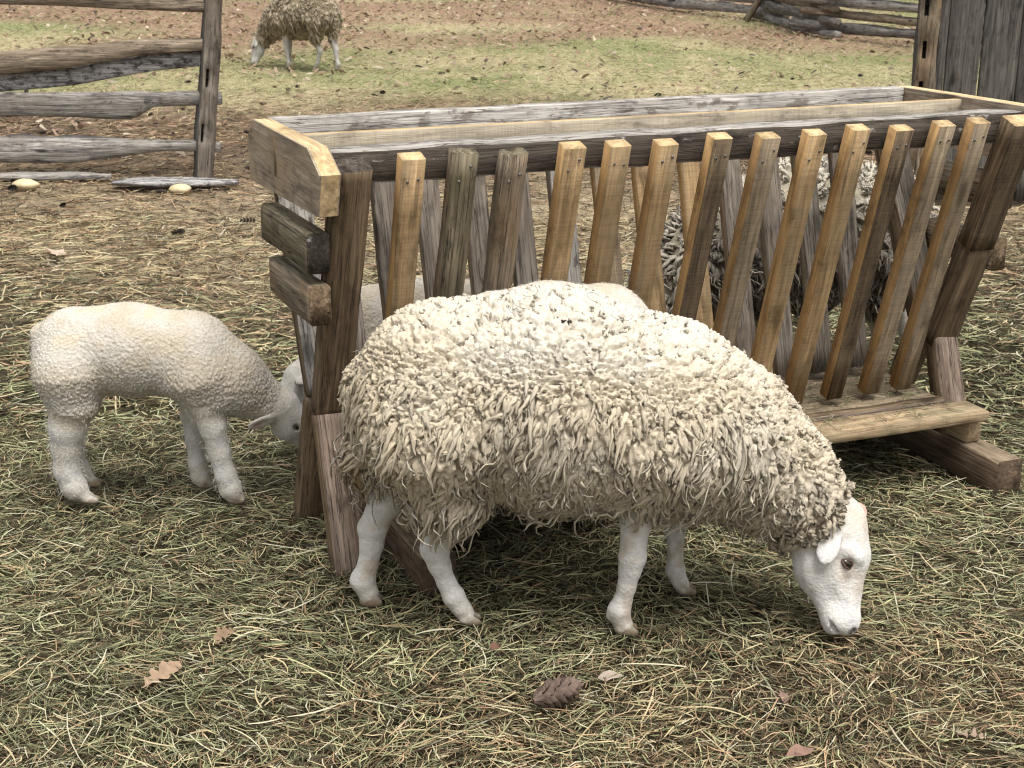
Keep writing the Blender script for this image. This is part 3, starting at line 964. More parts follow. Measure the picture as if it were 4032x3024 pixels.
def wool_base(prims, h, disp, colf, rng, fade=.02):
    """the felted mass of the fleece: a closed surface round the wool volumes, broken into clumps by real clefts"""
    wp = [p for p in prims if p['g'] == 'wool']; op = [p for p in prims if p['g'] != 'wool']
    V, Q, _ = body_mesh(wp, [], h, h, [], [], [])
    n = vert_normals(V, Q)
    d = disp(V, n)
    dl = np.min([prim_d(V, p) for p in op], 0)
    V2 = V + n * (-.002 + (d + .002) * sstep(-.006, fade, dl))[:, None]
    c = colf(V, n, rng)
    c = c / np.maximum(rng.uniform(.94, 1.0, (len(c), 1)), .5)
    return V2, Q, c, V * 190.0


def ewe_disp(V, n):
    top = sstep(.25, .75, n[:, 2])[:, None]
    warp = np.stack([fbm(V * 26, 201, 2), fbm(V * 26 + 9, 202, 2), fbm(V * 26 + 19, 203, 2)], -1) - .5
    P = V + warp * .018
    sc = np.array([92., 92., 17.]) * (1 - top) + np.array([76., 76., 76.]) * top
    f1, f2 = worley(P * sc, 5)
    small = sstep(.0, .34, f2 - f1) * .6 + .4 * np.clip(1 - f1 * f1, 0, 1)
    sc2 = np.array([26., 26., 9.]) * (1 - top) + np.array([20., 20., 20.]) * top
    g1_, g2_ = worley((V + warp * .04) * sc2, 9)
    big = sstep(.0, .16, g2_ - g1_)
    fine = fbm(V * np.array([330., 330., 150.]), 207, 2)
    return .0 + .010 * small + .0125 * big + .005 * (fine - .5) + .006 * (fbm(V * 8, 209, 2) - .5)


def lamb_disp(V, n):
    warp = np.stack([fbm(V * 60, 211, 2), fbm(V * 60 + 9, 212, 2), fbm(V * 60 + 19, 213, 2)], -1) - .5
    f1, f2 = worley((V + warp * .008) * np.array([150., 150., 105.]), 15)
    low = sstep(.40, .28, V[:, 2])
    return .002 + (.0036 + .0022 * low) * (sstep(0, .4, f2 - f1) * .6 + .4 * np.clip(1 - f1 * f1, 0, 1)) + .002 * (fbm(V * 30, 214, 2) - .5)


def wisps(V, Q, mask, n, ln, wd, colr, rng, grav=.5):
    """single loose fibres as fine ribbons"""
    p, nn, _ = sample_surface(V, Q, mask, n, rng)
    S = 4
    d = nrm(nn + rng.normal(size=(n, 3)) * .5 + np.array([-.1, 0, -grav]))
    sd = nrm(np.cross(d, rng.normal(size=(n, 3))))
    L = rng.uniform(.5, 1.3, n) * ln
    P = np.stack([p + nn * .004 + d * (L * t_)[:, None] + np.array([0, 0, -1]) * (L * grav * t_ * t_ * .6)[:, None] + sd * (L * .22 * np.sin(t_ * 4 + (p[:, 0] * 300) % 6.28))[:, None] for t_ in np.linspace(0, 1, S)], 1)
    w = wd * np.array([1, .9, .7, .25])
    A = P + sd[:, None] * w[None, :, None]; B = P - sd[:, None] * w[None, :, None]
    VV = np.stack([A, B], 2).reshape(-1, 3)
    b0 = (np.arange(n) * S * 2)[:, None] + (np.arange(S - 1) * 2)[None]
    QQ = np.stack([b0, b0 + 1, b0 + 3, b0 + 2], -1).reshape(-1, 4)
    cv = np.repeat(colr * rng.uniform(.85, 1.1, (n, 1)), S * 2, 0)
    return VV, QQ, cv


def blend(a, b, w):
    return np.array(a) * (1 - np.asarray(w)[..., None]) + np.array(b) * np.asarray(w)[..., None]


def skin_colour(V, gd, white, stain, hoofz=.024, extra=()):
    n1 = fbm(V * 20, 71, 3); n2 = fbm(V * 90, 72, 2)
    c = np.tile(np.array(white, float), (len(V), 1)) * (.94 + .1 * n2)[:, None]
    leg = (gd['leg'] < gd['face']) & (gd['leg'] < gd['wool'] + .01)
    c = blend(c, c * 0 + np.array(stain), np.where(leg, sstep(.48, .66, n1) * .55, sstep(.5, .75, n1) * .35)[:, None].squeeze())
    # yellowish tinge where the fleece begins
    c = c * (1 - .3 * sstep(.05, .0, np.abs(gd['wool']))[:, None] * (1 - np.array((.95, .78, .5))))
    hw_ = np.where(leg, sstep(hoofz + .012, hoofz - .012, V[:, 2] + .03 * (fbm(V * 60, 73, 2) - .5)), 0)
    c = blend(c, np.array((.20, .155, .105)) * (.7 + .6 * n2)[:, None], hw_)
    mud = np.where(leg, sstep(.09, .02, V[:, 2] + .05 * (n1 - .5)), 0) * .35
    c = blend(c, c * np.array((.78, .68, .5)), mud)
    for ctr, r, cl, amt in extra:
        w = sstep(r, r * .35, np.linalg.norm(V - np.array(ctr), axis=1)) * amt
        c = blend(c, c * 0 + np.array(cl), w)
    return c


def ellipsoid_mesh(name, rad, mat, parent, M, nu=16, nv=10):
    th = np.linspace(0, math.pi, nv + 1); ph = np.linspace(0, 2 * math.pi, nu + 1)[:-1]
    V = np.array([(rad[0] * math.sin(a) * math.cos(b_), rad[1] * math.sin(a) * math.sin(b_), rad[2] * math.cos(a)) for a in th for b_ in ph])
    Q = [(i * nu + j, (i + 1) * nu + j, (i + 1) * nu + (j + 1) % nu, i * nu + (j + 1) % nu) for i in range(nv) for j in range(nu)]
    return obj(name, mesh_np(name, V, Q), mat, parent, M)


m, t, b = base_mat('wet_dark_cone', 0.8, 0.2)
b.inputs['Base Color'].default_value = (.035, .026, .022, 1)
MAT['cone_dark'] = m
m, t, b = base_mat('sheep_eye', 0.06, 0.6)
b.inputs['Base Color'].default_value = (0.035, 0.022, 0.012, 1)
MAT['eye'] = m
m, t, b = base_mat('eye_pupil', 0.1, 0.6)
b.inputs['Base Color'].default_value = (0.004, 0.004, 0.004, 1)
MAT['pupil'] = m
m, t, b = base_mat('eyelid_skin', 0.6, 0.3)
b.inputs['Base Color'].default_value = (0.10, 0.065, 0.05, 1)
MAT['lid'] = m


def eye(parent, pos, normal, slit, r=.0125):
    """eyeball with a level pupil and dark lids; slit = direction from the back to the front corner"""
    n = Vector(normal).normalized(); s = Vector(slit); s = (s - n * s.dot(n)).normalized(); u = n.cross(s)
    M = Matrix((s, u, n)).transposed().to_4x4(); M.translation = Vector(pos)
    e = ellipsoid_mesh('eye', (r * 1.15, r * .72, r * .85), MAT['eye'], parent, M)
    ellipsoid_mesh('pupil', (r * .5, r * .2, r * .1), MAT['pupil'], e, Matrix.Translation((0, 0, r * .80)), 12, 6)
    a = np.linspace(0, 2 * math.pi, 25)[:-1]
    ct = np.stack([r * 1.12 * np.cos(a), r * .60 * np.sin(a) * (1 - .3 * np.abs(np.cos(a))), r * .62 - r * .45 * np.cos(a) ** 2], -1)
    Pn = np.concatenate([ct, ct[:1]])[None]
    VV, QQ = tubes(Pn, np.full((1, 25), r * .17), 6)
    obj('eyelid', mesh_np('eyelid', VV, QQ), MAT['lid'], e, Matrix.Identity(4))
    return e


# ---- the adult sheep (facing +x, grazing, head turned a little to its right)
def ewe_prims(near_hind_fwd=True):
    W, Lg, F = 'wool', 'leg', 'face'
    p = []
    p += chain(W, [((-.285, 0, .505), .175), ((-.06, 0, .499), .196), ((.16, 0, .455), .176), ((.29, 0, .404), .140)], .06, 1.06)
    p += chain(W, [((.29, 0, .404), .140), ((.40, -.005, .328), .100), ((.462, -.018, .275), .082)], .05, .95)
    p += [C(F, (.470, -.022, .255), .072, (.53, -.03, .215), .062, .03, .88)]
    p += [C(W, (-.05, 0, .432), .165, (.20, 0, .398), .115, .06)]
    p += [C(W, (-.30, -.085, .43), .130, (-.285, -.085, .335), .078, .06), C(W, (-.36, .07, .43), .12, (-.39, .06, .35), .068, .06)]
    p += [C(W, (.14, -.10, .41), .10, (.12, -.10, .345), .050, .05), C(W, (.17, .10, .41), .10, (.20, .10, .345), .050, .05)]
    p += [C(W, (-.445, .01, .52), .035, (-.462, .02, .33), .026, .03)]
    # legs
    p += chain(Lg, [((.12, -.10, .34), .046), ((.108, -.10, .262), .034), ((.104, -.10, .205), .0265), ((.103, -.10, .178), .0285), ((.099, -.10, .150), .0235), ((.093, -.10, .11), .0190), ((.086, -.10, .078), .0188), ((.079, -.10, .055), .0238), ((.083, -.10, .034), .0195), ((.088, -.10, .022), .021)], .008)
    p += [C(Lg, (.084, -.111, .016), .0145, (.112, -.113, .010), .009, .004), C(Lg, (.084, -.089, .016), .0145, (.112, -.087, .010), .009, .004), C(Lg, (.060, -.10, .045), .009, (.058, -.10, .040), .007, .006)]
    p += chain(Lg, [((.205, .095, .33), .045), ((.21, .095, .23), .030), ((.212, .095, .175), .0265), ((.213, .095, .148), .0215), ((.215, .095, .10), .0175), ((.217, .095, .058), .0215), ((.226, .095, .034), .018), ((.232, .095, .022), .019)], .008)
    p += [C(Lg, (.234, .106, .014), .0135, (.260, .108, .009), .008, .004), C(Lg, (.234, .084, .014), .0135, (.260, .082, .009), .008, .004)]
    p += chain(Lg, [((-.262, -.08, .32), .068), ((-.278, -.072, .25), .044), ((-.302, -.063, .198), .029), ((-.312, -.061, .176), .0285), ((-.301, -.06, .140), .0235), ((-.286, -.06, .098), .0195), ((-.271, -.06, .066), .0232), ((-.256, -.06, .04), .0192), ((-.246, -.06, .026), .0195)], .009)
    p += [C(Lg, (-.246, -.071, .016), .0135, (-.218, -.073, .010), .008, .004), C(Lg, (-.246, -.049, .016), .0135, (-.218, -.047, .010), .008, .004)]
    p += chain(Lg, [((-.385, .05, .34), .062), ((-.415, .042, .255), .043), ((-.440, .036, .200), .030), ((-.450, .035, .180), .0310), ((-.452, .032, .145), .0255), ((-.460, .03, .10), .0212), ((-.473, .03, .058), .0272), ((-.464, .03, .034), .021), ((-.458, .03, .022), .021)], .009)
    p += [C(Lg, (-.466, .042, .014), .0145, (-.438, .043, .010), .009, .004), C(Lg, (-.466, .018, .014), .0145, (-.438, .017, .010), .009, .004)]
    # head
    p += [C(F, (.538, -.026, .228), .060, (.548, -.050, .168), .058, .03, .88)]
    p += [C(F, (.492, -.030, .205), .062, (.503, -.058, .135), .050, .03, .82)]
    p += [C(F, (.556, -.055, .160), .046, (.556, -.098, .048), .029, .025, .85)]
    p += [C(F, (.502, -.062, .130), .046, (.532, -.098, .046), .026, .025, .78)]
    p += [C(F, (.538, -.1, .040), .031, (.556, -.104, .034), .028, .02, .95)]
    p += [E(F, (.558, -.094, .187), ((.7, -.1, -.5), (.1, -1, .5)), (.028, .012, .012), .016)]     # brow
    p += [E(F, (.552, -.003, .188), ((.2, -.25, -1), (.3, 1, .1)), (.024, .012, .012), .014)]
    p += [E(F, (.528, -.098, .132), ((.4, -.2, -1), (0, -1, .1)), (.040, .014, .010), .016), E(F, (.490, -.088, .150), ((.1, -.1, -1), (0, -1, .1)), (.040, .026, .012), .02)]
    p += [E(F, (.566, -.118, .026), ((.1, -.2, 1), (1, -.3, 0)), (.012, .009, .008), .01)]         # nostril rims
    p += [E(F, (.528, -.112, .026), ((.3, -.3, .6), (0, -1, 0)), (.02, .012, .010), .012)]        # lip
    p += [E(F, (.507, -.108, .208), ((-.30, -.42, -.66), (-.15, -.8, .5)), (.040, .024, .0075), .008)]  # near ear, hanging
    p += [E(F, (.524, -.084, .226), ((-.5, -.6, -.4), (.1, -.7, .6)), (.026, .014, .010), .012)]
    p += [E(F, (.600, .035, .226), ((.45, .8, -.05), (.6, -.5, .6)), (.042, .021, .007), .008)]    # far ear
    cuts = [E('x', (.5535, -.1085, .1665), ((.25, -.3, -1), (.25, -1, 0)), (.0135, .010, .010), .006),
            E('x', (.548, .012, .1665), ((.25, .3, -1), (.25, 1, 0)), (.0135, .010, .010), .006),
            E('x', (.572, -.130, .022), ((-.15, -.15, 1), (.5, -1, 0)), (.012, .006, .010), .003),
            E('x', (.572, -.084, .022), ((-.15, .15, 1), (.6, .6, 0)), (.010, .0045, .009), .003),
            E('x', (.527, -.127, .030), ((-.5, -.15, .8), (0, -1, 0)), (.024, .0042, .012), .003)]
    return p, cuts


def ewe_body(fine, coarse, zx, zy, zz):
    p, cuts = ewe_prims()
    return body_mesh(p, cuts, fine, coarse, zx, zy, zz)


def make_sheep(name, label, cat, group, V, Q, gd, loc, rz, skin_white, stain, fspec, under, rng, mirror=False, scale=1.0, nw=0, wispcol=(.6, .52, .38), eyes=True, extra=(), base=None):
    root = empty(name, loc, rz)
    tag(root, label, cat, group)
    root.scale = (scale, scale, scale)
    my = -1.0 if mirror else 1.0
    wool = (gd['wool'] < gd['face'] + .004) & (gd['wool'] < gd['leg'] + .012)
    c = skin_colour(V, gd, skin_white, stain, extra=extra)
    nv_ = vert_normals(V, Q)
    c[wool] = fspec[0]['col'](V[wool], nv_[wool], rng) * np.array(under)  # wool-covered skin darkened, painting shade into the gaps between locks
    def fl(VV, QQ):
        if mirror:
            VV = VV * np.array([1, -1, 1]); QQ = np.asarray(QQ)[:, ::-1]
        return VV, QQ
    bv, bq = fl(V, Q)
    obj('body', mesh_np('sheep_body', bv, bq, cols=c), MAT['skin'], root, Matrix.Identity(4))
    fm = wool.astype(float)
    parts = [fleece(V, Q, fm * s.get('mask', lambda v: np.ones(len(v)))(V), s, rng) for s in fspec]
    if base is not None: parts.append(base)
    o = 0; Vs, Qs, Cs, Ks = [], [], [], []
    for v_, q_, c_, k_ in parts:
        Vs.append(v_); Qs.append(q_ + o); Cs.append(c_); Ks.append(k_); o += len(v_)
    fv, fq = fl(np.concatenate(Vs), np.concatenate(Qs))
    f = obj('fleece', mesh_np('fleece', fv, fq, cols=np.concatenate(Cs), attrs={'lk': np.concatenate(Ks)}), MAT['wool'], root, Matrix.Identity(4))
    f['kind'] = 'stuff'
    if nw:
        wv, wq, wc = wisps(V, Q, fm, nw, .032, .00045, np.tile(np.array(wispcol), (nw, 1)), rng)
        wv, wq = fl(wv, wq)
        w = obj('loose_fibres', mesh_np('loose_fibres', wv, wq, cols=wc), MAT['wisp'], root, Matrix.Identity(4))
        w['kind'] = 'stuff'
    if eyes:
        eye(root, (.5495, -.0975 * my, .1665), (.28, -1 * my, .12), (.75, 0, -.62), .0135)
        eye(root, (.5445, .0015 * my, .1665), (.28, 1 * my, .12), (.75, 0, -.62), .0135)
    return root


prof_lock = lambda t_: np.interp(t_, [0, .25, .6, .85, 1], [.95, 1.05, .9, .55, .12])
prof_nub = lambda t_: np.interp(t_, [0, .4, .75, .92, 1], [.9, 1.1, 1.05, .72, .2])


def ewe_len(c, n, rng):
    top = sstep(.25, .8, n[:, 2])
    L = .040 * (1 - top) + .016 * top
    hang = sstep(.42, .28, c[:, 2]) * (c[:, 0] < .35)
    L = L * (1 + .08 * hang)
    haunch = sstep(-.2, -.34, c[:, 0]) * sstep(.5, .32, c[:, 2])
    L = L * (1 + .22 * haunch)
    neck = sstep(.32, .42, c[:, 0])
    L = L * (1 - neck * .4)
    return L * rng.uniform(.75, 1.25, len(c))


def ewe_col(c, n, rng):
    n1 = fbm(c * 9, 81, 3); n2 = fbm(c * 30, 82, 2)
    cream = np.array((.59, .505, .375)); white = np.array((.62, .57, .475)); dirty = np.array((.42, .355, .265)); yel = np.array((.54, .45, .31))
    w = blend(cream, white, np.clip(.5 * sstep(.4, .7, n1) + .8 * sstep(.56, .68, c[:, 2] + .1 * np.clip(c[:, 0], 0, .4)), 0, 1))
    rump = sstep(-.22, -.42, c[:, 0])
    w = blend(w, np.tile(yel, (len(c), 1)), rump * .55 * (.5 + n2))
    low = sstep(.42, .24, c[:, 2] + .12 * (n1 - .5))
    w = blend(w, np.tile(dirty, (len(c), 1)), low * .55)
    w = blend(w, np.tile(np.array((.34, .28, .19)), (len(c), 1)), sstep(.62, .75, n2 * .4 + n1 * .6) * .35 * sstep(.62, .5, c[:, 2]))
    # muddy tail
    w = blend(w, np.tile(np.array((.24, .16, .07)), (len(c), 1)), sstep(-.43, -.46, c[:, 0]) * sstep(.42, .3, c[:, 2]) * .8)
    return w * rng.uniform(.88, 1.06, (len(c), 1))


flank = lambda c, n: 1 - sstep(.3, .75, n[:, 2])
EWE_SPEC = [
    # crimped staples lying down the flanks
    dict(n=4100, gap=.0112, m=3, S=7, K=4, root=-.0115, len=ewe_len, rad=lambda c, n, g: .0038 * g.uniform(.7, 1.35, len(c)), conv=.85, phj=.06,
         curl=lambda c, n, g: .0026 * g.uniform(.3, 1.6, len(c)) * (1 + 1.3 * sstep(.3, .42, c[:, 0])), col=ewe_col, nub=lambda c, n: sstep(.3, .4, c[:, 0]) * .8,
         droop=lambda c, n: .5 + .46 * flank(c, n), spread=.0058, prof=prof_lock, tip=lambda c: np.full(len(c), .2), tipcol=np.array((.70, .62, .48)), groups=520, gz=.36, gmax=.02, freq=2.1,
         mask=lambda v: .03 + .97 * (1 - sstep(.52, .60, v[:, 2] + .12 * np.clip(v[:, 0], -.1, .3)))),
    # short curly tufts along the back
    dict(n=2200, m=2, S=5, K=3, root=-.005, len=lambda c, n, g: .019 * g.uniform(.6, 1.4, len(c)), rad=lambda c, n, g: .0036 * g.uniform(.7, 1.3, len(c)),
         curl=lambda c, n, g: .004 * g.uniform(.3, 1.6, len(c)), col=ewe_col, droop=lambda c, n: np.full(len(c), .5), spread=.006, prof=prof_nub,
         tip=lambda c: np.full(len(c), .2), tipcol=np.array((.70, .65, .56)), mask=lambda v: sstep(.48, .6, v[:, 2] + .10 * np.clip(v[:, 0], -.1, .4))),
    dict(n=480, m=1, S=9, K=3, root=-.012, len=lambda c, n, g: .075 * g.uniform(.7, 1.4, len(c)), rad=lambda c, n, g: .0027 * g.uniform(.7, 1.4, len(c)),
         curl=lambda c, n, g: .012 * g.uniform(.3, 1.5, len(c)), col=lambda c, n, g: np.tile(np.array((.58, .51, .39)), (len(c), 1)) * g.uniform(.8, 1.1, (len(c), 1)),
         droop=lambda c, n: np.full(len(c), .9), spread=.004, prof=prof_lock, tip=lambda c: np.full(len(c), .2), tipcol=np.array((.7, .63, .5)), freq=1.3,
         mask=lambda v: sstep(.52, .3, v[:, 2]) * (v[:, 0] < .4)),
]
rng = np.random.default_rng(5)
eV, eQ, eG = ewe_body(.0034, .008, [(.39, .66)], [(-.155, .06)], [(-.05, .285)])
face_marks = [((.569, -.13, .022), .017, (.05, .025, .02), .95), ((.572, -.084, .022), .014, (.10, .05, .04), .9),
              ((.524, -.127, .034), .010, (.09, .05, .04), .9), ((.532, -.128, .022), .010, (.09, .05, .04), .9), ((.608, .04, .226), .05, (.62, .33, .23), .8),
              ((.553, -.105, .162), .026, (.45, .36, .3), .45), ((.552, -.108, .140), .016, (.35, .29, .24), .6),
              ((.585, -.07, .12), .05, (.50, .40, .29), .6), ((.560, -.04, .24), .055, (.56, .45, .29), .7), ((.47, -.06, .22), .06, (.50, .42, .30), .6), ((.55, -.11, .012), .02, (.7, .45, .36), .5)]
make_sheep('sheep', 'large cream woolly ewe grazing in front of the feeder, white face to the hay', 'sheep', None, eV, eQ, eG,
           (.15, 2.96, .014), 0, (.66, .635, .595), (.42, .32, .20), EWE_SPEC, (.62, .58, .52), rng, nw=1800, extra=face_marks, base=wool_base(ewe_prims()[0], .0040, ewe_disp, ewe_col, rng))

def burr(parent):
    r = np.random.default_rng(3)
    n = 22
    c0 = np.array([-.052, -.118, .688])
    d = nrm(r.normal(size=(n, 3)) + np.array([0, -.3, .5]))
    P = np.stack([c0 + r.normal(size=(n, 3)) * np.array([.008, .005, .003]) + d * (k * .0028) for k in range(4)], 1)
    V1, Q1 = tubes(P, np.full((n, 4), .0016), 4)
    k = 7
    b0 = np.column_stack([r.uniform(-.28, .2, k), r.uniform(-.13, -.02, k), np.zeros(k)])
    b0[:, 2] = .735 - .9 * b0[:, 1] ** 2 * 6 * .35 - .18 * np.clip(b0[:, 0] + .05, 0, 1)
    t_ = np.linspace(0, 1, 12); ph = r.uniform(0, 6.28, k); rr = r.uniform(.008, .02, k)
    P2 = np.stack([b0 + np.column_stack([rr * np.cos(ph + u * 4) + u * .02, rr * np.sin(ph + u * 4) * .6 - .005, .004 + .012 * np.sin(u * 3 + ph)]) for u in t_], 1)
    V2, Q2 = tubes(P2, np.full((k, 12), .0005), 3)
    o = obj('burr', mesh_np('burr', np.concatenate([V1, V2]), np.concatenate([Q1, Q2 + len(V1)])), MAT['cone_dark'], parent, Matrix.Identity(4))
    o['label'] = 'dark burr and stray stalks caught in the fleece'
    o['kind'] = 'stuff'


burr([o for o in bpy.data.objects if o.name == 'sheep'][0])

# coarser body for the two farther sheep
cV, cQ, cG = ewe_body(.007, .011, [(.39, .66)], [(-.155, .06)], [(-.05, .285)])


def dark_col(c, n, rng):
    n1 = fbm(c * 10, 91, 3)
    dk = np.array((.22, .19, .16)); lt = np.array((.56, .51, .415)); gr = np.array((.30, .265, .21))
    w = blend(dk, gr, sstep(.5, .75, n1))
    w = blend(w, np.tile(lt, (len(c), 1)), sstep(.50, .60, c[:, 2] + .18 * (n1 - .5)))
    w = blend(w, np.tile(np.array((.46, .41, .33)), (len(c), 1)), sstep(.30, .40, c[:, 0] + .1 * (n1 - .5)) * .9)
    return w * rng.uniform(.8, 1.15, (len(c), 1))


DARK_SPEC = [
    dict(n=2000, gap=.018, m=3, S=5, K=3, len=lambda c, n, g: (.055 - .015 * sstep(.3, .8, n[:, 2])) * g.uniform(.8, 1.4, len(c)), rad=lambda c, n, g: .0075 * g.uniform(.8, 1.3, len(c)),
         curl=lambda c, n, g: .010 * g.uniform(.3, 1.6, len(c)), col=dark_col, droop=lambda c, n: .3 + .6 * (1 - sstep(.1, .8, n[:, 2])), spread=.011,
         prof=prof_lock, tip=lambda c: np.full(len(c), .12), tipcol=np.array((.5, .45, .36))),
    dict(n=260, m=1, S=7, K=4, len=lambda c, n, g: .10 * g.uniform(.7, 1.4, len(c)), rad=lambda c, n, g: .0032 * g.uniform(.7, 1.4, len(c)),
         curl=lambda c, n, g: .013 * g.uniform(.3, 1.5, len(c)), col=lambda c, n, g: np.tile(np.array((.5, .45, .36)), (len(c), 1)),
         droop=lambda c, n: np.full(len(c), .85), spread=.004, prof=prof_lock, tip=lambda c: np.full(len(c), .2), tipcol=np.array((.8, .72, .55)), freq=1.3,
         mask=lambda v: sstep(.55, .35, v[:, 2]))]
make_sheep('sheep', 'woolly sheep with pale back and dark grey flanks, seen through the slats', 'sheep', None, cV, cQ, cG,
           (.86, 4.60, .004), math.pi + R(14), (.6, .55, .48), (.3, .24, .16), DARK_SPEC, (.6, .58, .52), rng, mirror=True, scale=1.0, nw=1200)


def bg_col(c, n, rng):
    n1 = fbm(c * 9, 95, 3)
    w = blend((.42, .35, .255), (.30, .245, .17), sstep(.35, .65, n1))
    w = blend(w, np.tile(np.array((.10, .075, .048)), (len(c), 1)), sstep(.6, .7, fbm(c * np.array([22, 22, 9]), 96, 2)) * .8)
    return w * rng.uniform(.75, 1.2, (len(c), 1))


BG_SPEC = [dict(n=1500, gap=.022, m=3, S=5, K=3, len=lambda c, n, g: (.05 - .02 * sstep(.3, .8, n[:, 2])) * g.uniform(.7, 1.3, len(c)), rad=lambda c, n, g: .010 * g.uniform(.8, 1.3, len(c)),
                curl=lambda c, n, g: .006 * g.uniform(.3, 1.6, len(c)), col=bg_col, droop=lambda c, n: .3 + .62 * (1 - sstep(.1, .8, n[:, 2])), spread=.012,
                prof=prof_lock, tip=lambda c: np.full(len(c), .3), tipcol=np.array((.46, .38, .26)))]
make_sheep('sheep', 'brown woolly sheep grazing on the grass far behind, cut by the top edge', 'sheep', None, cV, cQ, cG,
           (-1.92, 13.72, .0), R(150), (.44, .42, .385), (.3, .235, .15), BG_SPEC, (.6, .58, .52), rng, mirror=True, scale=.88, extra=face_marks).scale = (.84, .84, 1.0)


# ---- lambs
def lamb_prims(perched=False):
    W, Lg, F = 'wool', 'leg', 'face'
    p = []
    p += chain(W, [((-.195, 0, .397), .099), ((-.06, 0, .394), .102), ((.09, 0, .382), .098)], .05, .95)
    p += chain(W, [((.09, 0, .378), .099), ((.185, .0, .318), .080), ((.262, .018, .258), .054)], .04, .92)
    p += [C(W, (-.285, .004, .43), .022, (-.288, .006, .345), .018, .02)]
    p += [C(W, (-.205, -.05, .34), .085, (-.20, -.055, .275), .062, .04), C(W, (-.215, .05, .34), .08, (-.215, .055, .275), .06, .04)]
    p += [C(W, (.115, -.05, .33), .068, (.13, -.052, .275), .043, .04), C(W, (.09, .05, .33), .065, (.08, .05, .26), .038, .04)]
    dy = .085 if perched else 0
    def leg(pts, hoof):
        q = [((a[0], a[1] + dy * min(1, max(0, (.3 - a[2]) / .2)), a[2]), r) for a, r in pts]
        r = chain(Lg, q, .014)
        hx, hy = hoof; hy += dy
        return r + [C(Lg, (hx - .018, hy - .008, .013), .0125, (hx + .006, hy - .009, .009), .008, .006), C(Lg, (hx - .018, hy + .008, .013), .0125, (hx + .006, hy + .009, .009), .008, .006)]
    p += leg([((-.20, -.055, .275), .06), ((-.218, -.06, .205), .046), ((-.226, -.06, .15), .035), ((-.230, -.06, .09), .031), ((-.215, -.06, .045), .031), ((-.195, -.06, .02), .022)], (-.165, -.06))
    p += leg([((-.215, .055, .275), .058), ((-.236, .055, .205), .045), ((-.248, .055, .15), .034), ((-.252, .055, .09), .030), ((-.238, .055, .045), .030), ((-.218, .055, .02), .022)], (-.19, .055))
    p += leg([((.13, -.052, .275), .044), ((.146, -.052, .21), .034), ((.158, -.052, .14), .0265), ((.172, -.052, .075), .0255), ((.182, -.052, .04), .027), ((.192, -.052, .02), .022)], (.207, -.052))
    p += leg([((.08, .05, .26), .038), ((.072, .05, .205), .028), ((.076, .05, .135), .0225), ((.079, .05, .07), .0225), ((.086, .05, .035), .0245), ((.095, .05, .018), .02)], (.108, .05))
    # head: short wide face
    p += [C(F, (.305, .028, .238), .050, (.325, .04, .195), .047, .025, .95), C(F, (.335, .045, .185), .038, (.372, .062, .135), .024, .02, .9)]
    p += [C(F, (.318, .045, .175), .036, (.352, .06, .135), .022, .02, .85)]
    p += [E(F, (.268, -.032, .213), ((-.88, -.40, -.22), (.3, -.75, -.45)), (.042, .021, .006), .008)]
    p += [E(F, (.298, .105, .258), ((-.45, .85, .2), (.4, .3, .8)), (.040, .020, .006), .008)]
    cuts = [E('x', (.348, .004, .187), ((.6, .1, -.7), (.3, -1, 0)), (.009, .007, .007), .004), E('x', (.35, .083, .19), ((.6, .1, -.7), (.3, 1, 0)), (.009, .007, .007), .004),
            E('x', (.266, -.039, .208), ((-.88, -.40, -.22), (.3, -.75, -.45)), (.028, .011, .0045), .004)]
    return p, cuts


def lamb_col(c, n, rng):
    n1 = fbm(c * 14, 101, 3)
    w = blend((.55, .48, .375), (.60, .555, .48), sstep(.35, .65, n1))
    w = blend(w, np.tile(np.array((.50, .45, .38)), (len(c), 1)), sstep(.38, .27, c[:, 2] + .05 * (n1 - .5)) * .3)
    w = blend(w, np.tile(np.array((.70, .50, .28)), (len(c), 1)), sstep(.62, .75, n1) * sstep(.4, .46, c[:, 2]) * .4)
    return w * rng.uniform(.86, 1.08, (len(c), 1))


def leg_fuzz_mask(v):
    return np.ones(len(v))


LAMB_SPEC = [dict(n=15000, m=1, S=4, K=3, root=.002, len=lambda c, n, g: .0075 * g.uniform(.6, 1.4, len(c)) * (1 + .5 * sstep(.36, .28, c[:, 2])), rad=lambda c, n, g: .0021 * g.uniform(.75, 1.3, len(c)),
                  curl=lambda c, n, g: .0016 * g.uniform(.3, 1.6, len(c)), col=lamb_col, droop=lambda c, n: np.full(len(c), .5), spread=.003,
                  prof=prof_nub, tip=lambda c: np.full(len(c), .1), tipcol=np.array((.74, .69, .6)))]


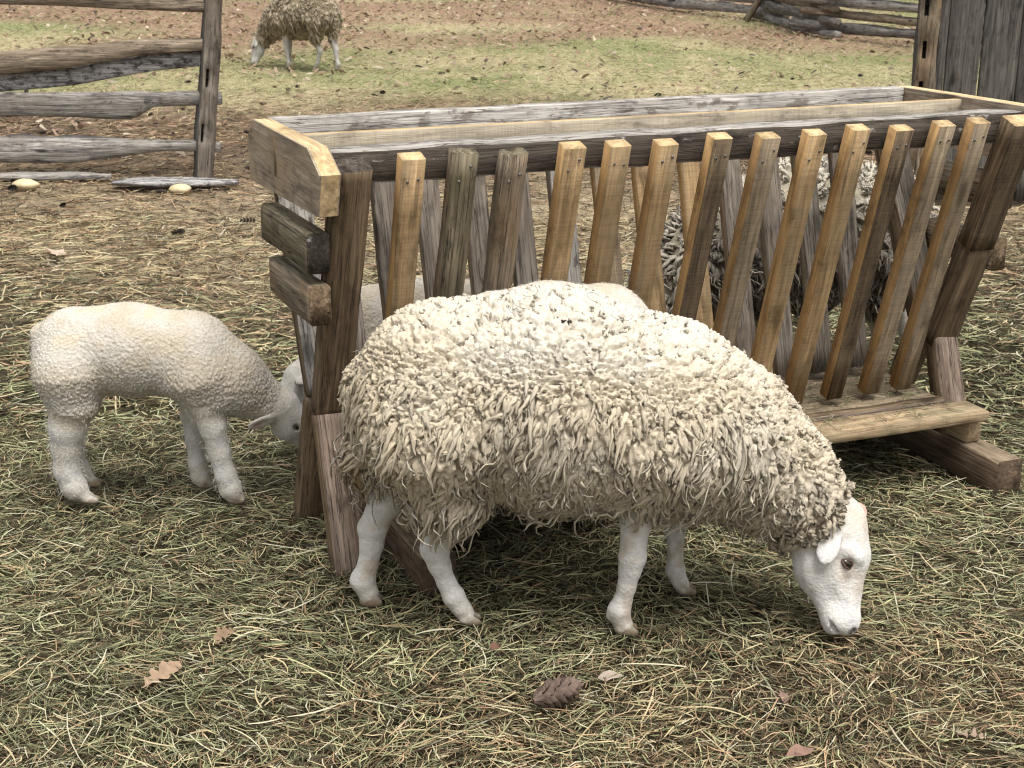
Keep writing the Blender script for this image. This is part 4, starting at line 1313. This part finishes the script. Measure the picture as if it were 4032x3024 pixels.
def lamb_data(perched, rng, nf):
    p, cuts = lamb_prims(perched)
    V, Q, gd = body_mesh(p, cuts, .0075 if perched else .0042, .009 if perched else .0065, [(.24, .42)], [(-.3, .3)], [(-.05, .26)])
    ex = [((.258, -.045, .205), .024, (.50, .33, .28), .7), ((.29, .11, .25), .03, (.58, .40, .34), .6), ((.374, .064, .13), .014, (.6, .4, .35), .6), ((.348, .0, .186), .014, (.12, .09, .08), .8)]
    wool = (gd['wool'] < gd['face'] + .002) & (gd['wool'] < gd['leg'] + .008)
    c = skin_colour(V, gd, (.60, .58, .54), (.52, .46, .37), .018, ex)
    c[wool] = lamb_col(V[wool], V[wool], rng) * .97
    body = mesh_np('lamb_body', V, Q, cols=c); body.materials.append(MAT['skin'])
    sp = dict(LAMB_SPEC[0])
    fv, fq, fc, fk = wool_base(p, nf, lamb_disp, lamb_col, rng, .004)
    fk = fk * 2.2
    # fine fuzz over coat and legs
    leg = ((gd['leg'] < gd['face']) & ~wool & (V[:, 2] > .03)).astype(float)
    nh = 9000
    lv, lq, lc = wisps(V, Q, np.maximum(wool * 1.0, leg), nh, .008, .0004, np.tile(np.array((.60, .56, .49)), (nh, 1)), rng, .3)
    lk = lv * 100
    fm = mesh_np('lamb_fleece', np.concatenate([fv, lv]), np.concatenate([fq, lq + len(fv)]), cols=np.concatenate([fc, lc]), attrs={'lk': np.concatenate([fk, lk])})
    fm.materials.append(MAT['wool'])
    return body, fm


def place_lamb(body, fm, label, loc, rz, scale=1.0, tilt=0.0):
    root = empty('lamb', loc, rz)
    root.rotation_euler = (0, tilt, rz)
    root.scale = (scale,) * 3
    tag(root, label, 'lamb')
    o = bpy.data.objects.new('body', body); col.objects.link(o); o.parent = root
    f = bpy.data.objects.new('fleece', fm); col.objects.link(f); f.parent = root; f['kind'] = 'stuff'
    eye(root, (.3475, .0085, .1875), (.25, -1, .1), (.55, .1, -.8), .0078)
    eye(root, (.3495, .0785, .1905), (.25, 1, .1), (.55, .1, -.8), .0078)
    return root


lb, lf_ = lamb_data(False, rng, .0029)
place_lamb(lb, lf_, 'white lamb standing at the left with its head behind the feeder leg', (-.9, 3.62, .012), 0)
place_lamb(lb, lf_, 'lamb behind the feeder, only ears and grey-white flank showing past the leg', (-.285, 3.98, .004), math.pi + R(8), .98)
pb, pf = lamb_data(True, rng, .0052)
place_lamb(pb, pf, 'cream lamb perched on the feeder shelf, its back humped above the ewe', (FX + .535 * math.cos(FYAW) + .335 * math.sin(FYAW), FY + .535 * math.sin(FYAW) - .335 * math.cos(FYAW), .202), FYAW, .94)
# ------------------------------------------------------------------ hay, litter, grass
def ribbons(pos, ang, L, W, bend, tilt, roll, cols, S=3, kink=None):
    """curved flat blades: pos (N,3) middle, ang heading, bend sideways curvature, tilt rise per length"""
    Nn = len(pos)
    s = np.linspace(-.5, .5, S)
    d = np.stack([np.cos(ang), np.sin(ang), 0 * ang], -1); n = np.stack([-np.sin(ang), np.cos(ang), 0 * ang], -1)
    z = np.array([0, 0, 1.])
    P = pos[:, None] + d[:, None] * (L[:, None] * s)[..., None] + n[:, None] * (bend[:, None] * L[:, None] * (s ** 2 * 4 - .5) * .25)[..., None]
    P = P + z * (tilt[:, None] * L[:, None] * s - (np.abs(roll) * .12)[:, None] * L[:, None] * s ** 2)[..., None]
    wv = n * np.cos(roll)[:, None] + z * np.sin(roll)[:, None]
    prof = np.interp(s, [-.5, -.2, .2, .5], [.7, 1, .9, .35])
    A = P + wv[:, None] * (W[:, None] * prof)[..., None] * .5; B = P - wv[:, None] * (W[:, None] * prof)[..., None] * .5
    V = np.stack([A, B], 2).reshape(-1, 3)
    b0 = (np.arange(Nn) * S * 2)[:, None] + (np.arange(S - 1) * 2)[None]
    Q = np.stack([b0, b0 + 1, b0 + 3, b0 + 2], -1).reshape(-1, 4)
    return V, Q, np.repeat(cols, S * 2, 0)


PAL = np.array([(.29, .30, .16), (.19, .21, .11), (.35, .295, .165), (.45, .39, .235), (.23, .165, .09), (.11, .12, .062), (.095, .066, .037), (.48, .47, .33), (.29, .195, .12), (.036, .03, .018)])
PAL *= np.array((.88, .835, .83))
rng = np.random.default_rng(21)


def pick(n, w):
    w = np.array(w, float); i = rng.choice(len(PAL), n, p=w / w.sum())
    return PAL[i] * rng.uniform(.75, 1.2, (n, 1))


def scatter(n, x0, x1, y0, y1):
    return rng.uniform(x0, x1, n), rng.uniform(y0, y1, n)


def hay_field(name, label, n, xr, yr, Lr, Wr, zr, wts_green, wts_tan, S=3, keep=None, tilt_sd=.08, widen=True):
    y = rng.uniform(*yr, n); half = .42 * y + .45 if widen else np.full(n, xr)
    x = rng.uniform(-1, 1, n) * half
    if keep is not None:
        k = rng.random(n) < keep(x, y); x, y = x[k], y[k]
    n = len(x)
    g = hay_amount(x, y)
    big = fbm2(x, y, 1.1, 41, 3); patch = fbm2(x, y, 3.5, 42, 2)
    pg = np.clip(g * sstep(.30, .55, big + .12 * (patch - .5) + .20 * sstep(2.45, 3.0, y) - .09), 0, 1)
    isg = rng.random(n) < pg
    c = np.where(isg[:, None], pick(n, wts_green), pick(n, wts_tan))
    c = c * (.6 + .8 * patch)[:, None]
    flow = fbm2(x, y, 1.6, 43, 2) * 9
    ang = flow + rng.normal(0, .9, n)
    L = rng.uniform(*Lr, n) * (.6 + .8 * rng.random(n) ** 2); W = rng.uniform(*Wr, n)
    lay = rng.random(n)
    c = c * (.34 + 1.12 * lay)[:, None]          # lower strands darker, upper paler: shade of the gaps put into strand colour
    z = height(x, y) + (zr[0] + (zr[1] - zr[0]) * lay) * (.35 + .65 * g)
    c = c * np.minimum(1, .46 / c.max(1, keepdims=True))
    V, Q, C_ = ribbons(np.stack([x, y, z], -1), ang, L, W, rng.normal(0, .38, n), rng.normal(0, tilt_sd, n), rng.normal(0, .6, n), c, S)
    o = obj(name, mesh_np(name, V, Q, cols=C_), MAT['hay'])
    tag(o, label, 'hay', kind='stuff')
    return o


GREEN = [5, 5, 2.5, 1.2, 1.8, 6, 2.2, 1.6, .6, 4.5]
MIXD = [2.5, 2, 3.6, 2.6, 3.6, 2.2, 4.2, .8, 2, 4.5]
DRY = [.8, .3, 4.5, 4.6, 4, .4, 2.8, 1.0, 3, 1.5]
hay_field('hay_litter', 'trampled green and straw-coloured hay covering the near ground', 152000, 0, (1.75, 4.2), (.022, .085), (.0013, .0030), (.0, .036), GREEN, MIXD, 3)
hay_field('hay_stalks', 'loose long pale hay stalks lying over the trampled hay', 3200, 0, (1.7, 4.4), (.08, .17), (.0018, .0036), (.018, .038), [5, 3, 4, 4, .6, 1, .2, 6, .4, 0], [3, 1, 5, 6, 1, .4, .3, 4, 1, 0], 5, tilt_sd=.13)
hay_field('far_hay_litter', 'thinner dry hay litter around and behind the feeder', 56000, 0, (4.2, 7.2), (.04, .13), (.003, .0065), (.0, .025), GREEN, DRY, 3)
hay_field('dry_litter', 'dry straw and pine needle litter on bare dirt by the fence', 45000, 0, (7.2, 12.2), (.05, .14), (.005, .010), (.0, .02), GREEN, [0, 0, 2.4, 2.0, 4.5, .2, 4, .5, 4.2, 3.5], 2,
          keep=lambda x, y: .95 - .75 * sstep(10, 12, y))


def tray_hay():
    n = 2600
    u = rng.uniform(.2, 1.72, n); v = np.where(rng.random(n) < .82, rng.uniform(-.16, .16, n), rng.uniform(-.28, -.19, n))
    x = FX + u * math.cos(FYAW) - v * math.sin(FYAW); y = FY + u * math.sin(FYAW) + v * math.cos(FYAW)
    c = pick(n, [5, 6, 2, 1, 1, 5, 1, 1, 0, 1])
    V, Q, C_ = ribbons(np.stack([x, y, .206 + rng.random(n) ** 2 * .012], -1), rng.uniform(0, 6.28, n), rng.uniform(.01, .05, n), rng.uniform(.0014, .003, n), rng.normal(0, .4, n), rng.normal(0, .05, n), rng.normal(0, .4, n), c, 3)
    o = obj('hay_scraps', mesh_np('hay_scraps', V, Q, cols=C_), MAT['hay'])
    tag(o, 'chopped green hay scraps left on the feeder tray', 'hay', kind='stuff')


tray_hay()


def grass_field():
    n = 62000
    y = 10.2 + 17 * rng.random(n) ** 1.3; x = rng.uniform(-1, 1, n) * (.42 * y + .5)
    k = rng.random(n) < sstep(10.4, 12.8, y + (fbm2(x, y, .55, 22, 4) - .5) * 3.5)
    x, y = x[k], y[k]; n = len(x)
    t_ = sstep(.42, .62, fbm2(x, y, .55, 22, 4) * .6 + fbm2(x, y, 2.2, 21, 4) * .4 + rng.normal(0, .07, n))
    c = blend((.20, .225, .09), (.43, .375, .22), t_) * rng.uniform(.65, 1.25, (n, 1))
    ang = rng.uniform(0, 6.28, n)
    V, Q, C_ = ribbons(np.stack([x, y, height(x, y) + rng.uniform(0, .03, n)], -1), ang, rng.uniform(.035, .085, n), rng.uniform(.006, .012, n), rng.normal(0, .6, n), rng.normal(0, .35, n), rng.normal(0, .9, n), c, 2)
    o = obj('pasture_grass', mesh_np('pasture_grass', V, Q, cols=C_), MAT['grass'])
    tag(o, 'short green and straw-coloured pasture grass on the far slope', 'grass', kind='stuff')


grass_field()


def leaf_outline(kind):
    if kind == 'oak':
        pts = [(0, .008), (.10, .012), (.16, .10), (.22, .17), (.27, .15), (.31, .07), (.36, .13), (.42, .27), (.48, .28), (.52, .12), (.56, .10), (.62, .22), (.68, .25), (.73, .19), (.77, .09), (.83, .13), (.89, .14), (.95, .08), (1, .01)]
    else:
        pts = [(0, 0), (.08, .08), (.25, .22), (.5, .28), (.75, .19), (.92, .07), (1, 0)]
    return pts


def leaf_mesh(name, kind, L, colr, seed, curl=.3):
    r = np.random.default_rng(seed)
    up = leaf_outline(kind)
    V, Q = [], []
    for i, (x, w) in enumerate(up):
        w1, w2 = w * r.uniform(.75, 1.2), w * r.uniform(.75, 1.2)
        zc = curl * (.25 - (x - .5) ** 2) * .35 + .03 * r.normal()
        V += [(x, 0, zc * .6), (x, w1, zc + curl * w1 * w1 * 1.6 + .03 * r.normal()), (x, -w2, zc + curl * w2 * w2 * 1.2 + .03 * r.normal())]
    for i in range(len(up) - 1):
        a = i * 3
        Q += [(a, a + 3, a + 4, a + 1), (a, a + 2, a + 5, a + 3)]
    V = np.array(V) * L; V[:, 0] -= L / 2
    c = np.tile(np.array(colr), (len(V), 1)) * (.85 + .3 * r.random((len(V), 1)))
    me = mesh_np(name, V, Q, cols=c, smooth=False)
    me.materials.append(MAT['leaf'])
    return me


def far_leaves():
    n = 13000
    y = 8.6 + 18 * rng.random(n); x = rng.uniform(-1, 1, n) * (.42 * y + .5)
    dens = .22 + .78 * sstep(13.0, 17, y - .3 * (x - 1)) * sstep(.40, .55, fbm2(x, y, .3, 31))
    dens = dens * (.25 + .75 * sstep(10.5, 13, y))
    dens = np.maximum(dens, .8 * sstep(1.6, .5, np.hypot(x + 3.3, y - 10.5)))
    k = rng.random(n) < dens
    x, y = x[k], y[k]; n = len(x)
    P = np.array([(.30, .20, .135), (.36, .26, .175), (.46, .385, .28), (.20, .13, .09), (.08, .06, .05)])
    c = P[rng.choice(5, n, p=[.3, .27, .15, .16, .12])] * rng.uniform(.8, 1.2, (n, 1))
    V, Q, C_ = ribbons(np.stack([x, y, height(x, y) + rng.uniform(.005, .04, n)], -1), rng.uniform(0, 6.28, n), rng.uniform(.035, .085, n), rng.uniform(.018, .045, n), rng.normal(0, 1.0, n), rng.normal(0, .35, n), rng.normal(0, .5, n), c, 3)
    o = obj('fallen_leaves', mesh_np('fallen_leaves', V, Q, cols=C_), MAT['leaf'])
    tag(o, 'brown fallen leaves strewn over the far pasture', 'leaves', kind='stuff')


far_leaves()

# near leaves, one by one
NEAR = [(-.692, 2.656, .115, 'oak', (.36, .25, .165), 62, .5, 'curled tan oak leaf on the hay at the lower left'),
        (-.60, 2.83, .075, 'oak', (.28, .19, .12), 60, .9, 'folded brown oak leaf half buried in hay left of the ewe\'s hind hoof'),
        (.86, 2.47, .075, 'oak', (.34, .25, .18), 150, .4, 'tan oak leaf at the lower right corner'),
        (.53, 2.40, .06, 'plain', (.28, .17, .125), 20, .4, 'reddish leaf at the bottom edge below the ewe\'s nose'),
        (.535, 2.60, .045, 'plain', (.25, .16, .12), 80, .5, 'small reddish leaf scrap on the hay in front of the ewe'),
        (-1.98, 6.35, .15, 'oak', (.52, .40, .30), 110, .4, 'pale dry oak leaf at the left edge in the straw'),
        (.20, 2.66, .055, 'plain', (.40, .33, .26), 10, .5, 'pale scrap of leaf on the hay below the ewe'),
        (-.03, 2.78, .035, 'plain', (.19, .10, .07), 40, .5, 'dark red leaf scrap under the ewe')]
for i, (x, y, L, kd, c, a, cu, lab) in enumerate(NEAR):
    me = leaf_mesh('dead_leaf', kd, L, c, 300 + i, cu)
    o = obj('dead_leaf', me)
    o.matrix_world = Matrix.Translation((x, y, float(height(x, y)) + .031)) @ Matrix.Rotation(R(a), 4, 'Z') @ Matrix.Rotation(R(12), 4, 'X')
    tag(o, lab, 'leaf')

# pine cones
m, t, b = base_mat('pine_cone_scale', 0.8, 0.2)
tc = N(t, 'ShaderNodeTexCoord'); nz = N(t, 'ShaderNodeTexNoise', Scale=40.0, Detail=4.0)
t.links.new(tc.outputs['Object'], nz.inputs['Vector'])
t.links.new(ramp(t, nz.outputs['Fac'], [(.3, (.075, .05, .038)), (.7, (.24, .175, .14))]), b.inputs['Base Color'])
MAT['cone'] = m


def cone_mesh(L, rings, per, mat):
    V, Q = [], []
    for i in range(rings):
        f = (i + .5) / rings
        r = .19 * L * math.sin(math.pi * (f * .78 + .14)) + .02 * L
        for k in range(per):
            a = 2 * math.pi * k / per + i * 2.4 + random.uniform(-.1, .1)
            ca, sa = math.cos(a), math.sin(a)
            x0 = (f - .5) * L
            wv = .55 * r * 2.4 / per * 2
            tip = (x0 + .14 * L, ca * r * 1.55, sa * r * 1.55)
            t1 = (-sa * wv, ca * wv)
            b0 = len(V)
            V += [(x0 - .02 * L, ca * r * .3 + t1[0] * .4, sa * r * .3 + t1[1] * .4), (x0 - .02 * L, ca * r * .3 - t1[0] * .4, sa * r * .3 - t1[1] * .4),
                  (x0 + .12 * L, ca * r - t1[0], sa * r - t1[1]), tip, (x0 + .12 * L, ca * r + t1[0], sa * r + t1[1]), (x0 + .06 * L, ca * r * 1.12, sa * r * 1.12)]
            Q += [(b0, b0 + 1, b0 + 2, b0 + 5), (b0, b0 + 5, b0 + 4, b0), (b0 + 5, b0 + 2, b0 + 3, b0 + 4)]
    Q4 = [q for q in Q if len(set(q)) == 4]; T3 = [(q[0], q[1], q[2]) for q in Q if len(set(q)) == 3]
    me = mesh_np('pine_cone', np.array(V), Q4, T3, smooth=False)
    me.materials.append(mat)
    return me


o = obj('pine_cone', cone_mesh(.105, 10, 7, MAT['cone']))
o.matrix_world = Matrix.Translation((.085, 2.555, .045)) @ Matrix.Rotation(R(35), 4, 'Z')
tag(o, 'long brown open pine cone on the hay at the bottom centre', 'pine cone')
far_cone = cone_mesh(.12, 5, 6, MAT['cone_dark'])
cx = []
tries = 0
while len(cx) < 130 and tries < 4000:
    tries += 1
    y = random.uniform(6.6, 13.6); x = random.uniform(-1, 1) * (.36 * y)
    if random.random() > (1.0 if 8.0 < y < 12.4 else .3): continue
    if float(fbm2(np.array([x]), np.array([y]), .9, 51, 2)[0]) < .40: continue
    cx.append((x, y))
for (x, y) in cx:
    o = bpy.data.objects.new('pine_cone', far_cone); col.objects.link(o)
    s = random.uniform(.3, .65)
    o.matrix_world = Matrix.Translation((x, y, float(height(x, y)) + .018)) @ Matrix.Rotation(random.uniform(0, 6.28), 4, 'Z') @ Matrix.Diagonal((s, s * random.uniform(.8, 1.3), s * .8, 1))
    tag(o, 'small dark pine cone lying on the brown dirt behind the feeder', 'pine cone', 'dark pine cones scattered on the dirt')

# stones and planks by the fence
m, t, b = base_mat('cream_stone', 0.8, 0.2)
tc = N(t, 'ShaderNodeTexCoord'); nz = N(t, 'ShaderNodeTexNoise', Scale=18.0, Detail=5.0)
t.links.new(tc.outputs['Object'], nz.inputs['Vector'])
t.links.new(ramp(t, nz.outputs['Fac'], [(.3, (.42, .33, .19)), (.7, (.62, .52, .33))]), b.inputs['Base Color'])
MAT['stone'] = m
for (x, y, r, lab) in ((-2.577, 7.87, .052, 'rounded cream stone on the straw at the left edge'), (-1.75, 7.83, .044, 'half-buried cream stone below the pale weathered slab')):
    th = np.linspace(0, math.pi, 11); ph = np.linspace(0, 2 * math.pi, 17)[:-1]
    V = np.array([(math.sin(a) * math.cos(b_), math.sin(a) * math.sin(b_), math.cos(a)) for a in th for b_ in ph])
    V = V * (1 + .5 * (fbm(V * 1.6 + x, 7, 2) - .5))[:, None] * np.array([1.3, 1, .62]) * r
    Q = [(i * 16 + j, (i + 1) * 16 + j, (i + 1) * 16 + (j + 1) % 16, i * 16 + (j + 1) % 16) for i in range(10) for j in range(16)]
    o = obj('stone', mesh_np('stone', V, Q), MAT['stone'])
    o.location = (x, y, float(height(x, y)) + r * .35)
    tag(o, lab, 'stone')
for (st, mat, lab) in (([(0, 0, 0, .008, .05), (.15, .01, .004, .016, .09), (.4, -.01, .004, .016, .08), (.66, .0, .0, .008, .03)], 'fencewhite', 'pale weathered wood slab lying at the foot of the slotted post'),
                       ([(0, 0, 0, .01, .03), (.2, .0, .004, .018, .05), (.55, -.01, .004, .018, .05), (.75, 0, 0, .01, .02)], 'fencegrey', 'flat grey board lying on the straw at the left edge')):
    o = split_rail('wood_slab', None, st, mat, 5, K=10, rough=.004)
    o.matrix_world = Matrix.Translation((-2.13, 7.93, .03) if mat == 'fencewhite' else (-2.95, 8.12, .02)) @ Matrix.Rotation(R(3), 4, 'Z')
    tag(o, lab, 'wood slab')
